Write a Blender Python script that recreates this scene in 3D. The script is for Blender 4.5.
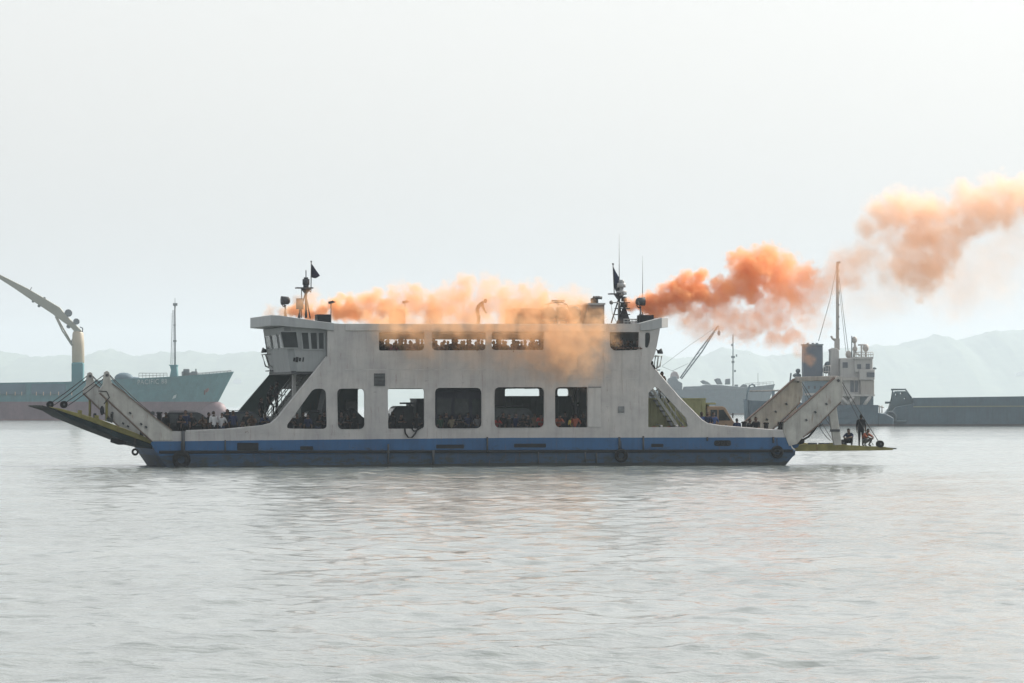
import bpy, bmesh, math, random
import numpy as np
from mathutils import Vector, Matrix, noise
from mathutils.geometry import tessellate_polygon
R = math.radians
random.seed(7)
for o in list(bpy.data.objects): bpy.data.objects.remove(o)
sc = bpy.context.scene
COL = sc.collection

# ------------------------------------------------------------ camera, light, exposure
FPX, CAMH, HY = 4500.0, 3.4, 405.0
cd = bpy.data.cameras.new('camera'); cam = bpy.data.objects.new('camera', cd); COL.objects.link(cam)
cd.sensor_width = 36; cd.lens = FPX*36/1024; cd.shift_y = (HY-341.5)/1024
cd.clip_start = 1; cd.clip_end = 20000
cam.location = (0, 0, CAMH); cam.rotation_euler = (R(90), 0, 0)
sc.camera = cam

SUN_EL, SUN_AZ = 38.0, 34.0          # azimuth from +x towards +y: right of and behind the ferry
world = bpy.data.worlds.new('World'); sc.world = world; world.use_nodes = True
nt = world.node_tree; nt.nodes.clear()
sky = nt.nodes.new('ShaderNodeTexSky'); sky.sky_type = 'NISHITA'; sky.sun_disc = False
sky.sun_elevation = R(SUN_EL); sky.sun_rotation = R(90-SUN_AZ)
sky.air_density = 1.0; sky.dust_density = 6.0; sky.ozone_density = 1.0; sky.altitude = 0
hs = nt.nodes.new('ShaderNodeHueSaturation'); hs.inputs['Saturation'].default_value = 0.42
bg = nt.nodes.new('ShaderNodeBackground'); bg.inputs['Strength'].default_value = 0.12
wo = nt.nodes.new('ShaderNodeOutputWorld')
mx = nt.nodes.new('ShaderNodeMix'); mx.data_type = 'RGBA'; mx.inputs[0].default_value = 0.5   # thin even overcast veil
mx.inputs[7].default_value = (4.62, 4.64, 4.58, 1)
nt.links.new(sky.outputs[0], hs.inputs['Color']); nt.links.new(hs.outputs[0], mx.inputs[6]); nt.links.new(mx.outputs[2], bg.inputs['Color'])
nt.links.new(bg.outputs[0], wo.inputs['Surface'])
sl = bpy.data.lights.new('sun', 'SUN'); sun = bpy.data.objects.new('sun', sl); COL.objects.link(sun)
sl.energy = 3.0; sl.angle = R(3.0); sl.color = (1.0, 0.93, 0.82)
sd = Vector((math.cos(R(SUN_EL))*math.cos(R(SUN_AZ)), math.cos(R(SUN_EL))*math.sin(R(SUN_AZ)), math.sin(R(SUN_EL))))
sun.rotation_euler = sd.to_track_quat('Z', 'Y').to_euler(); sun.location = (60, 80, 60)
vs = sc.view_settings
vs.view_transform = 'Standard'; vs.look = 'None'; vs.exposure = 0.98; vs.gamma = 1.0; vs.use_curve_mapping = False
sc.render.engine = 'CYCLES'
sc.cycles.use_denoising = True
sc.cycles.max_bounces = 8; sc.cycles.volume_bounces = 5; sc.cycles.transparent_max_bounces = 12
sc.cycles.volume_step_rate = 1.5; sc.cycles.volume_max_steps = 256
sc.cycles.sample_clamp_indirect = 6
sc.cycles.caustics_reflective = False; sc.cycles.caustics_refractive = False

# ------------------------------------------------------------ helpers
def tag(o, label=None, cat=None, group=None, kind=None):
    if label: o['label'] = label
    if cat: o['category'] = cat
    if group: o['group'] = group
    if kind: o['kind'] = kind
    return o
def empty(name, loc=(0,0,0), rz=0, label=None, cat=None, group=None):
    o = bpy.data.objects.new(name, None); COL.objects.link(o)
    o.empty_display_size = .3
    o.location = loc; o.rotation_euler = (0,0,rz)
    return tag(o, label, cat, group)

class MB:
    """collects shapes, links them as one mesh object"""
    def __init__(s): s.v=[]; s.f=[]; s.m=[]; s.sm=[]
    def add(s, vs, fs, mi=0, smooth=False):
        b=len(s.v); s.v += [tuple(x) for x in vs]
        for f in fs: s.f.append([b+i for i in f]); s.m.append(mi); s.sm.append(smooth)
        return s
    def box(s, c, d, rot=None, mi=0):
        vs=[Vector((x*d[0]/2,y*d[1]/2,z*d[2]/2)) for x in(-1,1) for y in(-1,1) for z in(-1,1)]
        if rot is not None: vs=[rot@v for v in vs]
        vs=[v+Vector(c) for v in vs]
        return s.add(vs,[(0,1,3,2),(4,6,7,5),(0,4,5,1),(2,3,7,6),(0,2,6,4),(1,5,7,3)],mi)
    def bb(s, lo, hi, mi=0):
        return s.box([(a+b)/2 for a,b in zip(lo,hi)],[abs(b-a) for a,b in zip(lo,hi)],mi=mi)
    def prism(s, poly, v0, v1, holes=(), mi=0, f=None):
        """(u,w) outline with holes, extruded along v"""
        loops=[list(poly)]+[list(h) for h in holes]
        flat=[p for l in loops for p in l]
        tris=tessellate_polygon([[Vector((p[0],p[1],0)) for p in l] for l in loops])
        n=len(flat)
        vs=[(p[0],v0,p[1]) for p in flat]+[(p[0],v1,p[1]) for p in flat]
        fs=[tuple(t) for t in tris]+[tuple(n+i for i in reversed(t)) for t in tris]
        b=0
        for l in loops:
            k=len(l)
            for i in range(k):
                j=(i+1)%k; fs.append((b+i,b+j,n+b+j,n+b+i))
            b+=k
        return s.add(vs,fs,mi)
    def tube(s, pts, r, n=8, mi=0, cap=True, smooth=True):
        pts=[Vector(p) for p in pts]; rs=r if isinstance(r,(list,tuple)) else [r]*len(pts)
        vs=[]; up=None
        for i,p in enumerate(pts):
            d=(pts[min(i+1,len(pts)-1)]-pts[max(i-1,0)])
            if d.length<1e-9: d=Vector((0,0,1))
            d.normalize()
            if up is None or abs(up.dot(d))>.95: up=Vector((0,0,1)) if abs(d.z)<.9 else Vector((1,0,0))
            a=d.cross(up).normalized(); b=d.cross(a).normalized()
            for k in range(n):
                t=2*math.pi*k/n; vs.append(p+rs[i]*(math.cos(t)*a+math.sin(t)*b))
        fs=[]
        for i in range(len(pts)-1):
            for k in range(n):
                fs.append((i*n+k,i*n+(k+1)%n,(i+1)*n+(k+1)%n,(i+1)*n+k))
        s.add(vs,fs,mi,smooth)
        if cap:
            s.add(vs[:n],[tuple(reversed(range(n)))],mi); s.add(vs[-n:],[tuple(range(n))],mi)
        return s
    def cyl(s, a, b, r, n=16, mi=0, r2=None): return s.tube([a,b],[r,r if r2 is None else r2],n,mi)
    def torus(s, c, R_, r, axis='y', n=20, k=8, mi=0, sq=1.0):
        vs=[]
        for i in range(n):
            t=2*math.pi*i/n
            for j in range(k):
                q=2*math.pi*j/k; x=(R_+r*math.cos(q))*math.cos(t); z=(R_+r*math.cos(q))*math.sin(t); y=r*math.sin(q)*sq
                p={'y':(x,y,z),'x':(y,x,z),'z':(x,z,y)}[axis]
                vs.append(Vector(p)+Vector(c))
        fs=[(i*k+j,((i+1)%n)*k+j,((i+1)%n)*k+(j+1)%k,i*k+(j+1)%k) for i in range(n) for j in range(k)]
        return s.add(vs,fs,mi,True)
    def ball(s, c, r, n=10, m=7, mi=0, sc_=(1,1,1)):
        vs=[];
        for i in range(m+1):
            a=math.pi*i/m
            for j in range(n):
                b=2*math.pi*j/n
                vs.append(Vector((math.sin(a)*math.cos(b)*r*sc_[0],math.sin(a)*math.sin(b)*r*sc_[1],math.cos(a)*r*sc_[2]))+Vector(c))
        fs=[(i*n+j,i*n+(j+1)%n,(i+1)*n+(j+1)%n,(i+1)*n+j) for i in range(m) for j in range(n)]
        return s.add(vs,fs,mi,True)
    def loft(s, rings, mi=0, closed=True, caps=True, smooth=False):
        n=len(rings[0]); vs=[v for r in rings for v in r]; fs=[]
        for i in range(len(rings)-1):
            for j in range(n if closed else n-1):
                k=(j+1)%n; fs.append((i*n+j,i*n+k,(i+1)*n+k,(i+1)*n+j))
        if caps: fs.append(tuple(reversed(range(n)))); fs.append(tuple((len(rings)-1)*n+i for i in range(n)))
        return s.add(vs,fs,mi,smooth)
    def mesh(s, name, mats, off=(0,0,0)):
        me=bpy.data.meshes.new(name)
        me.from_pydata([tuple(Vector(v)-Vector(off)) for v in s.v],[],s.f)
        for m in (mats if isinstance(mats,(list,tuple)) else [mats]): me.materials.append(m)
        me.polygons.foreach_set('material_index', s.m); me.polygons.foreach_set('use_smooth', s.sm)
        bm=bmesh.new(); bm.from_mesh(me)
        bmesh.ops.remove_doubles(bm,verts=bm.verts,dist=1e-5)
        bmesh.ops.dissolve_degenerate(bm,edges=bm.edges,dist=1e-6)
        bmesh.ops.recalc_face_normals(bm,faces=bm.faces); bm.to_mesh(me); bm.free()
        me.update(); return me
    def build(s, name, mats, parent=None, off=(0,0,0), bevel=0):
        o=bpy.data.objects.new(name, s.mesh(name,mats,off)); COL.objects.link(o)
        if parent: o.parent=parent
        if bevel:
            b=o.modifiers.new('bevel','BEVEL'); b.width=bevel; b.segments=2; b.limit_method='ANGLE'; b.angle_limit=R(35)
        return o
def rounded(poly, r, n=4):
    out=[]; k=len(poly)
    for i in range(k):
        p=Vector(poly[i][:2]); a=Vector(poly[i-1][:2]); b=Vector(poly[(i+1)%k][:2])
        rr=r[i] if isinstance(r,(list,tuple)) else r
        da=(a-p); db=(b-p)
        if rr<=0 or da.length<1e-6 or db.length<1e-6: out.append((p.x,p.y)); continue
        t=min(rr,da.length*.48,db.length*.48)
        A=p+da.normalized()*t; B=p+db.normalized()*t
        for q in range(n+1):
            s_=q/n; c=(1-s_)**2*A+2*(1-s_)*s_*p+s_**2*B; out.append((c.x,c.y))
    return out
def copy_tree(o, parent=None):
    c=o.copy(); COL.objects.link(c)
    if parent is not None: c.parent=parent
    for ch in [x for x in bpy.data.objects if x.parent==o]: copy_tree(ch,c)
    return c

# ------------------------------------------------------------ materials
def newmat(name):
    m=bpy.data.materials.new(name); m.use_nodes=True; n=m.node_tree
    return m,n,n.nodes['Principled BSDF']
def nd(n,t,**kw):
    x=n.nodes.new(t)
    for k,v in kw.items(): setattr(x,k,v)
    return x
def ramp(n, stops, interp='LINEAR'):
    r=nd(n,'ShaderNodeValToRGB'); r.color_ramp.interpolation=interp
    e=r.color_ramp.elements
    while len(e)<len(stops): e.new(.5)
    for i,(p,c) in enumerate(stops): e[i].position=p; e[i].color=(*c,1)
    return r
def mixc(n,fac,a,b,mode='MIX'):
    x=nd(n,'ShaderNodeMix',data_type='RGBA',blend_type=mode)
    for i,s in ((0,fac),(6,a),(7,b)):
        if hasattr(s,'links'): n.links.new(s,x.inputs[i])
        elif i==0: x.inputs[0].default_value=s
        else: x.inputs[i].default_value=(*s,1)
    return x.outputs[2]
def coords(n,scale=(1,1,1)):
    tc=nd(n,'ShaderNodeTexCoord'); mp=nd(n,'ShaderNodeMapping'); mp.inputs['Scale'].default_value=scale
    n.links.new(tc.outputs['Object'],mp.inputs[0]); return mp.outputs[0]
def nz(n,vec,scale,detail=4,rough=.6):
    x=nd(n,'ShaderNodeTexNoise'); x.inputs['Scale'].default_value=scale; x.inputs['Detail'].default_value=detail
    x.inputs['Roughness'].default_value=rough; n.links.new(vec,x.inputs['Vector']); return x.outputs['Fac']
def pmat(name,col,rough=.6,metal=0,var=.25,vs_=1.5,rust=0,rustcol=(.13,.05,.02),grime=0,bump=0,spec=None):
    """paint with blotches, vertical streaks of rust and grime"""
    m,n,b=newmat(name); b.inputs['Roughness'].default_value=rough; b.inputs['Metallic'].default_value=metal
    b.inputs['Specular IOR Level'].default_value=spec if spec is not None else (.12 if max(col)<.06 and rough>.4 else .4)
    v=coords(n); f=nz(n,v,vs_,5)
    r=ramp(n,[(.3,tuple(c*(1-var) for c in col)),(.7,tuple(min(1,c*(1+var*.5)) for c in col))]); n.links.new(f,r.inputs[0]); c=r.outputs[0]
    if grime:
        g=nz(n,coords(n,(2.2,2.2,.18)),1.6,5); gr=ramp(n,[(.45,(0,0,0)),(.75,(grime,)*3)]); n.links.new(g,gr.inputs[0])
        c=mixc(n,gr.outputs[0],c,tuple(x*.45 for x in col))
    if rust:
        g=nz(n,coords(n,(3.5,3.5,.5)),1.9,6,.7); gr=ramp(n,[(.58,(0,0,0)),(.72,(rust,)*3)]); n.links.new(g,gr.inputs[0])
        c=mixc(n,gr.outputs[0],c,rustcol)
    n.links.new(c,b.inputs['Base Color'])
    if bump:
        bp=nd(n,'ShaderNodeBump'); bp.inputs['Distance'].default_value=bump; n.links.new(f,bp.inputs['Height']); n.links.new(bp.outputs[0],b.inputs['Normal'])
    return m
def band_mat(name,bands,rough=.6,rust=.5,grime=.6,wob=.04,streak=(2.2,2.2,.18),sheer=0,scuff=False):
    """colours by height of the object (painted bands): [(z_top,colour)...], the last without limit"""
    m,n,b=newmat(name); b.inputs['Roughness'].default_value=rough
    tc=nd(n,'ShaderNodeTexCoord'); sx=nd(n,'ShaderNodeSeparateXYZ'); n.links.new(tc.outputs['Object'],sx.inputs[0])
    f=nz(n,coords(n),.9,5,.7)
    w=nd(n,'ShaderNodeMath',operation='MULTIPLY_ADD'); n.links.new(f,w.inputs[0]); w.inputs[1].default_value=wob; n.links.new(sx.outputs[2],w.inputs[2])
    if sheer:
        ng=nd(n,'ShaderNodeMath',operation='MULTIPLY_ADD'); n.links.new(sx.outputs[0],ng.inputs[0]); ng.inputs[1].default_value=-sheer; ng.inputs[2].default_value=0
        mxx=nd(n,'ShaderNodeMath',operation='MAXIMUM'); n.links.new(ng.outputs[0],mxx.inputs[0]); mxx.inputs[1].default_value=0
        ad=nd(n,'ShaderNodeMath',operation='ADD'); n.links.new(w.outputs[0],ad.inputs[0]); n.links.new(mxx.outputs[0],ad.inputs[1]); w=ad
    c=bands[0][1]
    for i in range(1,len(bands)):
        st=nd(n,'ShaderNodeMath',operation='GREATER_THAN'); n.links.new(w.outputs[0],st.inputs[0]); st.inputs[1].default_value=bands[i-1][0]+wob*.5
        c=mixc(n,st.outputs[0],c,bands[i][1])
    if scuff:
        hr=nd(n,'ShaderNodeMapRange'); n.links.new(sx.outputs[2],hr.inputs['Value']); hr.inputs['From Min'].default_value=1.5; hr.inputs['From Max'].default_value=.1
        sf=nd(n,'ShaderNodeMath',operation='MULTIPLY_ADD'); n.links.new(hr.outputs[0],sf.inputs[0]); sf.inputs[1].default_value=.20; n.links.new(nz(n,coords(n,(.9,.9,2.2)),1.7,8,.75),sf.inputs[2])
        sr=ramp(n,[(.62,(0,0,0)),(.74,(.85,)*3)]); n.links.new(sf.outputs[0],sr.inputs[0]); c=mixc(n,sr.outputs[0],c,(.014,.022,.020))
        s2=ramp(n,[(.70,(0,0,0)),(.76,(.5,)*3)]); n.links.new(nz(n,coords(n,(2.5,2.5,6)),1.3,6,.7),s2.inputs[0]); c=mixc(n,s2.outputs[0],c,(.16,.15,.13))
    r=ramp(n,[(.3,(.72,.72,.74)),(.7,(1.08,1.06,1.04))]); n.links.new(nz(n,coords(n),.6,6,.65),r.inputs[0])
    c=mixc(n,1.0,c,r.outputs[0],'MULTIPLY')
    g=nz(n,coords(n,streak),1.5,6,.65); gr=ramp(n,[(.45,(0,0,0)),(.72,(grime,)*3)]); n.links.new(g,gr.inputs[0])
    c=mixc(n,gr.outputs[0],c,mixc(n,1.0,c,(.55,.54,.52),'MULTIPLY'))
    g2=nz(n,coords(n,(streak[0]*1.6,streak[1]*1.6,streak[2]*2)),2.1,7,.72); gr2=ramp(n,[(.575,(0,0,0)),(.70,(rust,)*3)]); n.links.new(g2,gr2.inputs[0])
    c=mixc(n,gr2.outputs[0],c,(.12,.055,.03))
    n.links.new(c,b.inputs['Base Color'])
    bp=nd(n,'ShaderNodeBump'); bp.inputs['Distance'].default_value=.015; bp.inputs['Strength'].default_value=.6
    n.links.new(nz(n,coords(n,(1,1,.6)),1.3,4),bp.inputs['Height']); n.links.new(bp.outputs[0],b.inputs['Normal'])
    return m
WHITE=(.405,.402,.395)
M=dict(
 side=band_mat('ferry_side_paint',[(.18,(.008,.014,.016)),(.80,(.009,.044,.098)),(1.58,(.007,.078,.205)),(99,WHITE)],sheer=.0085,rust=.55,grime=.38,scuff=True),
 white=pmat('weathered_white_paint',WHITE,.55,0,.18,.8,.35,grime=.5),
 house=pmat('grey_white_paint',(.235,.25,.255),.55,0,.15,.8,.2,grime=.4),
 visor=pmat('visor_paint',(.30,.315,.322),.5,0,.1,.8,.15,grime=.25),
 arm=pmat('arm_paint',(.37,.365,.34),.6,0,.25,1.2,.7,grime=.6),
 yellow=pmat('ramp_yellow_paint',(.20,.18,.05),.7,0,.4,1.5,.8,grime=.5),
 under=pmat('ramp_underside_paint',(.018,.036,.042),.7,0,.5,1.2,.6),
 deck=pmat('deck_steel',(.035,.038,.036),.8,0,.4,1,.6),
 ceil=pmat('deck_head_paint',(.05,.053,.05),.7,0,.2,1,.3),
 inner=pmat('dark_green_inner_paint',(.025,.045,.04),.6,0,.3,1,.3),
 dark=pmat('black_rubber',(.012,.012,.013),.8,0,.3,5),
 steel=pmat('grey_steel',(.16,.17,.175),.5,.3,.3,4,.3),
 dsteel=pmat('dark_steel',(.05,.055,.06),.6,.2,.3,4,.3),
 black=pmat('black_paint',(.015,.017,.02),.5,0,.3,4),
 rail=pmat('rail_paint',(.30,.31,.30),.5,0,.2,4,.4),
 funnel=pmat('funnel_paint',(.10,.11,.12),.6,0,.3,1.5,.4),
 wire=pmat('wire_rope',(.04,.04,.042),.7,.3,.2,9),
 flag=pmat('flag_cloth',(.025,.035,.07),.9,0,.3,3),
 flagd=pmat('dark_flag_cloth',(.03,.03,.05),.9,0,.3,3),
 raft=pmat('raft_shell',(.20,.19,.16),.5,0,.15,2),
 truckbox=pmat('olive_truck_box',(.26,.26,.125),.6,0,.2,1.5,.3,grime=.4),
 cabpaint=pmat('tan_cab_paint',(.27,.185,.115),.45,0,.15,1.5,.2),
 carblack=pmat('black_car_paint',(.010,.012,.015),.45,0,.2,2),
 carblue=pmat('dark_blue_car_paint',(.010,.018,.028),.45,0,.2,2),
 cargreen=pmat('dark_green_van_paint',(.015,.028,.018),.5,0,.2,2),
 busnavy=pmat('navy_bus_paint',(.010,.011,.022),.5,0,.2,2),
 rim=pmat('wheel_rim_metal',(.3,.3,.31),.35,.8,.2,5),
 red=pmat('red_lens',(.3,.01,.01),.3,0,.1,5),
 lens=pmat('lamp_lens',(.5,.5,.48),.15,0,.1,5),
 seat=pmat('black_seat_vinyl',(.02,.02,.02),.6,0,.2,5),
 motored=pmat('red_motorbike_paint',(.25,.02,.015),.3,0,.2,5),
 hair=pmat('black_hair',(.01,.009,.008),.7,0,.3,20),
 skin=pmat('brown_skin',(.09,.05,.034),.55,0,.12,8),
 shoe=pmat('dark_shoe',(.02,.018,.016),.6,0,.3,8),
)
def glassmat():
    m,n,b=newmat('dark_window_glass'); b.inputs['Base Color'].default_value=(.01,.014,.016,1); b.inputs['Roughness'].default_value=.2; b.inputs['Specular IOR Level'].default_value=.25
    f=nz(n,coords(n),1.3,3); r=ramp(n,[(.3,(.008,.012,.014)),(.7,(.03,.038,.04))]); n.links.new(f,r.inputs[0]); n.links.new(r.outputs[0],b.inputs['Base Color'])
    return m
M['glass']=glassmat()
SH={}
for k,c in dict(black=(.012,.013,.016),navy=(.015,.025,.07),blue=(.03,.07,.22),grey=(.12,.125,.13),white=(.55,.56,.58),red=(.32,.03,.02),orange=(.32,.075,.03),
                 brown=(.10,.06,.035),green=(.02,.05,.03),khaki=(.2,.17,.11),denim=(.03,.045,.09),maroon=(.12,.02,.03),yellow=(.5,.38,.05)).items():
    SH[k]=pmat(k+'_cloth',tuple(x*.7 for x in c),.85,0,.25,6)

# ------------------------------------------------------------ sea, hills, haze
def make_sea():
    m,n,b=newmat('sea_water')
    b.inputs['Base Color'].default_value=(.14,.160,.152,1); b.inputs['Roughness'].default_value=.08; b.inputs['IOR'].default_value=1.333
    tc=nd(n,'ShaderNodeTexCoord')
    def wave(scale,stretch,detail,rough=.55):
        mp=nd(n,'ShaderNodeMapping'); mp.inputs['Scale'].default_value=stretch; mp.inputs['Rotation'].default_value=(0,0,R(12))
        n.links.new(tc.outputs['Object'],mp.inputs[0]); return nz(n,mp.outputs[0],scale,detail,rough)
    big=wave(.16,(1,1,1),2); mid=wave(.55,(.8,1.1,1),3); sm=wave(2.0,(.9,1.1,1),4,.6)
    gust=ramp(n,[(.38,(.35,.35,.35)),(.62,(1,1,1))]); n.links.new(wave(.035,(.6,1.3,1),3),gust.inputs[0])
    def mad(a,k,c=None):
        x=nd(n,'ShaderNodeMath',operation='MULTIPLY_ADD'); n.links.new(a,x.inputs[0]); x.inputs[1].default_value=k
        if c is None: x.inputs[2].default_value=0
        else: n.links.new(c,x.inputs[2])
        return x.outputs[0]
    g=nd(n,'ShaderNodeMath',operation='MULTIPLY'); n.links.new(mad(sm,.11,mad(mid,.20)),g.inputs[0]); n.links.new(gust.outputs[0],g.inputs[1])
    h=mad(big,.30,g.outputs[0])
    bp=nd(n,'ShaderNodeBump'); bp.inputs['Distance'].default_value=WAVE; bp.inputs['Strength'].default_value=1
    n.links.new(h,bp.inputs['Height']); n.links.new(bp.outputs[0],b.inputs['Normal'])
    rows=[-28.,-10.,5.,20.,32.,40.]; y=45.
    while y<620: rows.append(y); y+=max(.08,y*.0016)
    while y<10900: rows.append(y); y*=1.03
    rows=np.array(rows+[11000.]); td=np.arange(-.125,.12501,.00062); g=.125*1.08**np.arange(1,19); g=g[g<.47]; t=np.concatenate([-g[::-1],td,g])
    Yg,Tg=np.meshgrid(rows,t,indexing='ij'); Xg=Tg*(Yg+30)
    dy=np.gradient(rows)[:,None]; dx=np.gradient(t)[None,:]*(Yg+30)
    rs=np.random.RandomState(5); Z=np.zeros_like(Xg)
    for q in range(54):
        lam=.25*(3.3/.25)**((q+rs.rand())/54); k=2*math.pi/lam; th=math.radians(-48)+rs.randn()*.95; kx,ky=k*math.cos(th),k*math.sin(th)
        att=np.exp(-((kx*dx)**2+(ky*dy)**2)/2.2)
        ph=rs.rand()*6.283; gr=.75+.35*np.sin(Xg*rs.uniform(.02,.09)+Yg*rs.uniform(.01,.05)+ph)
        Z+=SLOPE*math.sqrt(2/54)/k*np.sin(kx*Xg+ky*Yg+ph+.6*np.sin(.31*Xg*math.sin(th)+.17*Yg))*att*gr
    nr,nc=Xg.shape; co=np.stack([Xg,Yg,Z],-1).reshape(-1,3).astype(np.float32)
    a=(np.arange(nr-1)[:,None]*nc+np.arange(nc-1)[None,:]).ravel(); F_=np.stack([a,a+1,a+nc+1,a+nc],-1).astype(np.int32)
    me=bpy.data.meshes.new('sea'); me.vertices.add(len(co)); me.vertices.foreach_set('co',co.ravel())
    me.loops.add(F_.size); me.loops.foreach_set('vertex_index',F_.ravel()); me.polygons.add(len(F_))
    me.polygons.foreach_set('loop_start',np.arange(0,F_.size,4,dtype=np.int32)); me.polygons.foreach_set('loop_total',np.full(len(F_),4,dtype=np.int32))
    me.polygons.foreach_set('use_smooth',np.ones(len(F_),dtype=bool)); me.update(calc_edges=True); me.validate(); me.materials.append(m)
    o=bpy.data.objects.new('sea',me); COL.objects.link(o)
    tag(o,'grey green rippled sea around the ferry','sea',kind='structure')
WAVE=.7; SLOPE=.15
make_sea()

def Wp(px,py,Y): return ((px-512)/FPX*Y, Y, CAMH-(py-HY)/FPX*Y)
RIDGE=[(-900,352),(-300,349),(-100,355),(0,354),(10,350),(29,356),(60,355),(87,355),(113,349),(137,354),(158,355),(197,351),(229,355),(250,351),(330,349),(450,352),(560,347),(650,353),(670,357),(700,356),(722,349),(745,350),(758,356),(800,352),(850,347),(870,344),(900,345),(935,334),(953,341),(965,338),(983,331),(1024,328),(1100,322),(1300,330),(1700,345),(2400,352)]
def ridge_y(px):
    for (a,ya),(b,yb) in zip(RIDGE,RIDGE[1:]):
        if a<=px<=b: return ya+(yb-ya)*(px-a)/(b-a)
    return 352
HY0,HY1,HY2=8000,9200,10700
def hill_z(x,Y):
    px=512+x/HY1*FPX; top=CAMH-(ridge_y(px)-HY)/FPX*HY1; t=(Y-HY0)/(HY1-HY0)
    prof=math.sin(max(0,min(1,t))*math.pi/2)**1.3 if Y<=HY1 else 1-.5*(Y-HY1)/(HY2-HY1)
    z=-1.5+(top+1.5)*prof
    q=noise.fractal(Vector((x*.008,Y*.008,0)),1.0,2.1,3)*9*prof
    q+=max(0,noise.noise(Vector((x*.02,Y*.02,3))))*8*min(1,prof*2)+noise.noise(Vector((x*.06,Y*.03,5)))*3.5*prof+noise.noise(Vector((x*.15,Y*.05,8)))*2.0*prof
    return z+q-4*prof
def make_hills():
    m,n,b=newmat('wooded_hillside'); b.inputs['Roughness'].default_value=.9
    r=ramp(n,[(.3,(.03,.055,.03)),(.55,(.06,.09,.045)),(.75,(.11,.12,.07))]); n.links.new(nz(n,coords(n),.03,8,.7),r.inputs[0]); n.links.new(r.outputs[0],b.inputs['Base Color'])
    Y0,Y1,Y2=8000,9200,10700; mb=MB(); nx=2600; ny=40; vs=[]
    for j in range(ny+1):
        Y=Y0+(Y2-Y0)*j/ny
        for i in range(nx+1):
            x=-4900+9800*i/nx
            vs.append((x,Y,hill_z(x,Y) if j else -1.5))
    k=nx+1
    mb.add(vs,[(j*k+i,j*k+i+1,(j+1)*k+i+1,(j+1)*k+i) for j in range(ny) for i in range(nx)],smooth=True)
    tag(mb.build('hills',m),'low wooded hills fading in the haze','hills',kind='structure')
make_hills()
def make_haze():
    m=bpy.data.materials.new('sea_haze'); m.use_nodes=True; n=m.node_tree; n.nodes.clear()
    v=nd(n,'ShaderNodeVolumePrincipled'); v.inputs['Color'].default_value=(.645,.735,.815,1); v.inputs['Density'].default_value=HAZE
    v.inputs['Anisotropy'].default_value=.35
    o_=nd(n,'ShaderNodeOutputMaterial'); n.links.new(v.outputs[0],o_.inputs['Volume'])
    mb=MB(); mb.bb((-4400,-260,-2.6),(5400,11200,190))
    tag(mb.build('haze',m),'pale sea haze over the harbour','haze',kind='stuff')
HAZE=.00013
make_haze()

# ------------------------------------------------------------ the ferry
TH=R(11.4); CT,ST=math.cos(TH),math.sin(TH); D0=250.0; BEAM=9.0
FM=Matrix.Translation((0,D0,0))@Matrix.Rotation(TH,4,'Z')
def L(px,py,v=0):
    k=(px-512)/FPX; u=(k*(D0+v*CT)+v*ST)/(CT-k*ST); Y=D0+u*ST+v*CT
    return (u,v,CAMH-(py-HY)/FPX*Y)
def P2(pts,v=0): return [(lambda q:(q[0],q[2]))(L(x,y,v)) for x,y in pts]
def U(px,v=0): return L(px,400,v)[0]
DECK=1.35; UD=5.35
ferry=empty('ferry',(0,D0,0),TH,'white and blue double ended car ferry trailing orange smoke','ferry')
def part(mb,name,mat,parent=None,bevel=0): return mb.build(name,mat,parent or ferry,bevel=bevel)

# hull body
hullp=P2([(151,480),(144,466),(130,450),(136,443.5)])
hullp=[(U(173),-.9),(U(166),.0),(U(156.5),.75),(U(151.5),DECK-.02),(U(789),DECK-.02),(U(794.5),.95),(U(795),.62),(U(786),0),(U(778),-.9)]
mb=MB(); mb.prism(hullp,.10,BEAM-.10); part(mb,'hull',[M['side']])
# side wall plates
outer=[(171,470),(166.5,466),(157,453),(151,443.5),(152,441.5),(172,431),(186,431.5),(205,431),(225,430),(245,428.5),(262,426.5),(271,424),(277,419),(281,414)]
outer+=[(327.3,357),(327.3,323),(345,324),(640,323.6),(646,324),(657,324),(660,329),(656,350),(653.5,358),(650.5,363.5),(655,370),(661,377),(666.5,383.5),(679,398),(698,417),(702,421),(708,424.5),(720,426.5),(745,428.5),(770,430.5),(784,431),(792,448),(795.5,450.5),(795,455),(785,463),(778,470)]
holes=[]
def hole(pts,r): holes.append(rounded(P2(pts),r,4))
hole([(284.5,428.5),(313.5,388.5),(326,388.8),(327,429)],[.35,.25,.3,.25])
hole([(337,388.6),(364.3,388.6),(364.6,429),(338,429.3)],.28)
hole([(387.8,388.3),(424.2,388.3),(424.3,428.7),(388.2,428.7)],[.16,.2,.2,.06])
hole([(435,387.8),(481.5,387.8),(481.6,428.3),(435,428.5)],.3)
hole([(494.5,387.2),(544,387.2),(544,427.6),(494.5,427.8)],.3)
hole([(555,387),(587.3,387),(587.3,427.4),(555.3,427.4)],[.3,.04,.04,.3])
hole([(648.3,427.2),(648.3,393),(655,386.8),(658,388),(686,418),(688,427)],[.04,.05,.05,.1,.12,.1])
hole([(379,332),(424.5,332),(424.5,350.5),(379,350.5)],[.1,.1,.25,.1])
hole([(432,332),(485.7,332),(485.7,350.3),(432,350.3)],[.1,.1,.2,.25])
hole([(491.8,332),(544,332),(544,350),(491.8,350)],[.1,.1,.1,.2])
hole([(609.5,332),(639,332),(638.5,350),(614,350.5),(610,347)],[.05,.05,.15,.1,.1])
hole([(645.3,332.5),(650,332.5),(650.3,340),(648,347.8),(645,347.3)],[.12,.12,.2,.15,.1])
mb=MB(); mb.prism(P2(outer),0,.13,holes)
side=part(mb,'side_wall',[M['side']])
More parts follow.
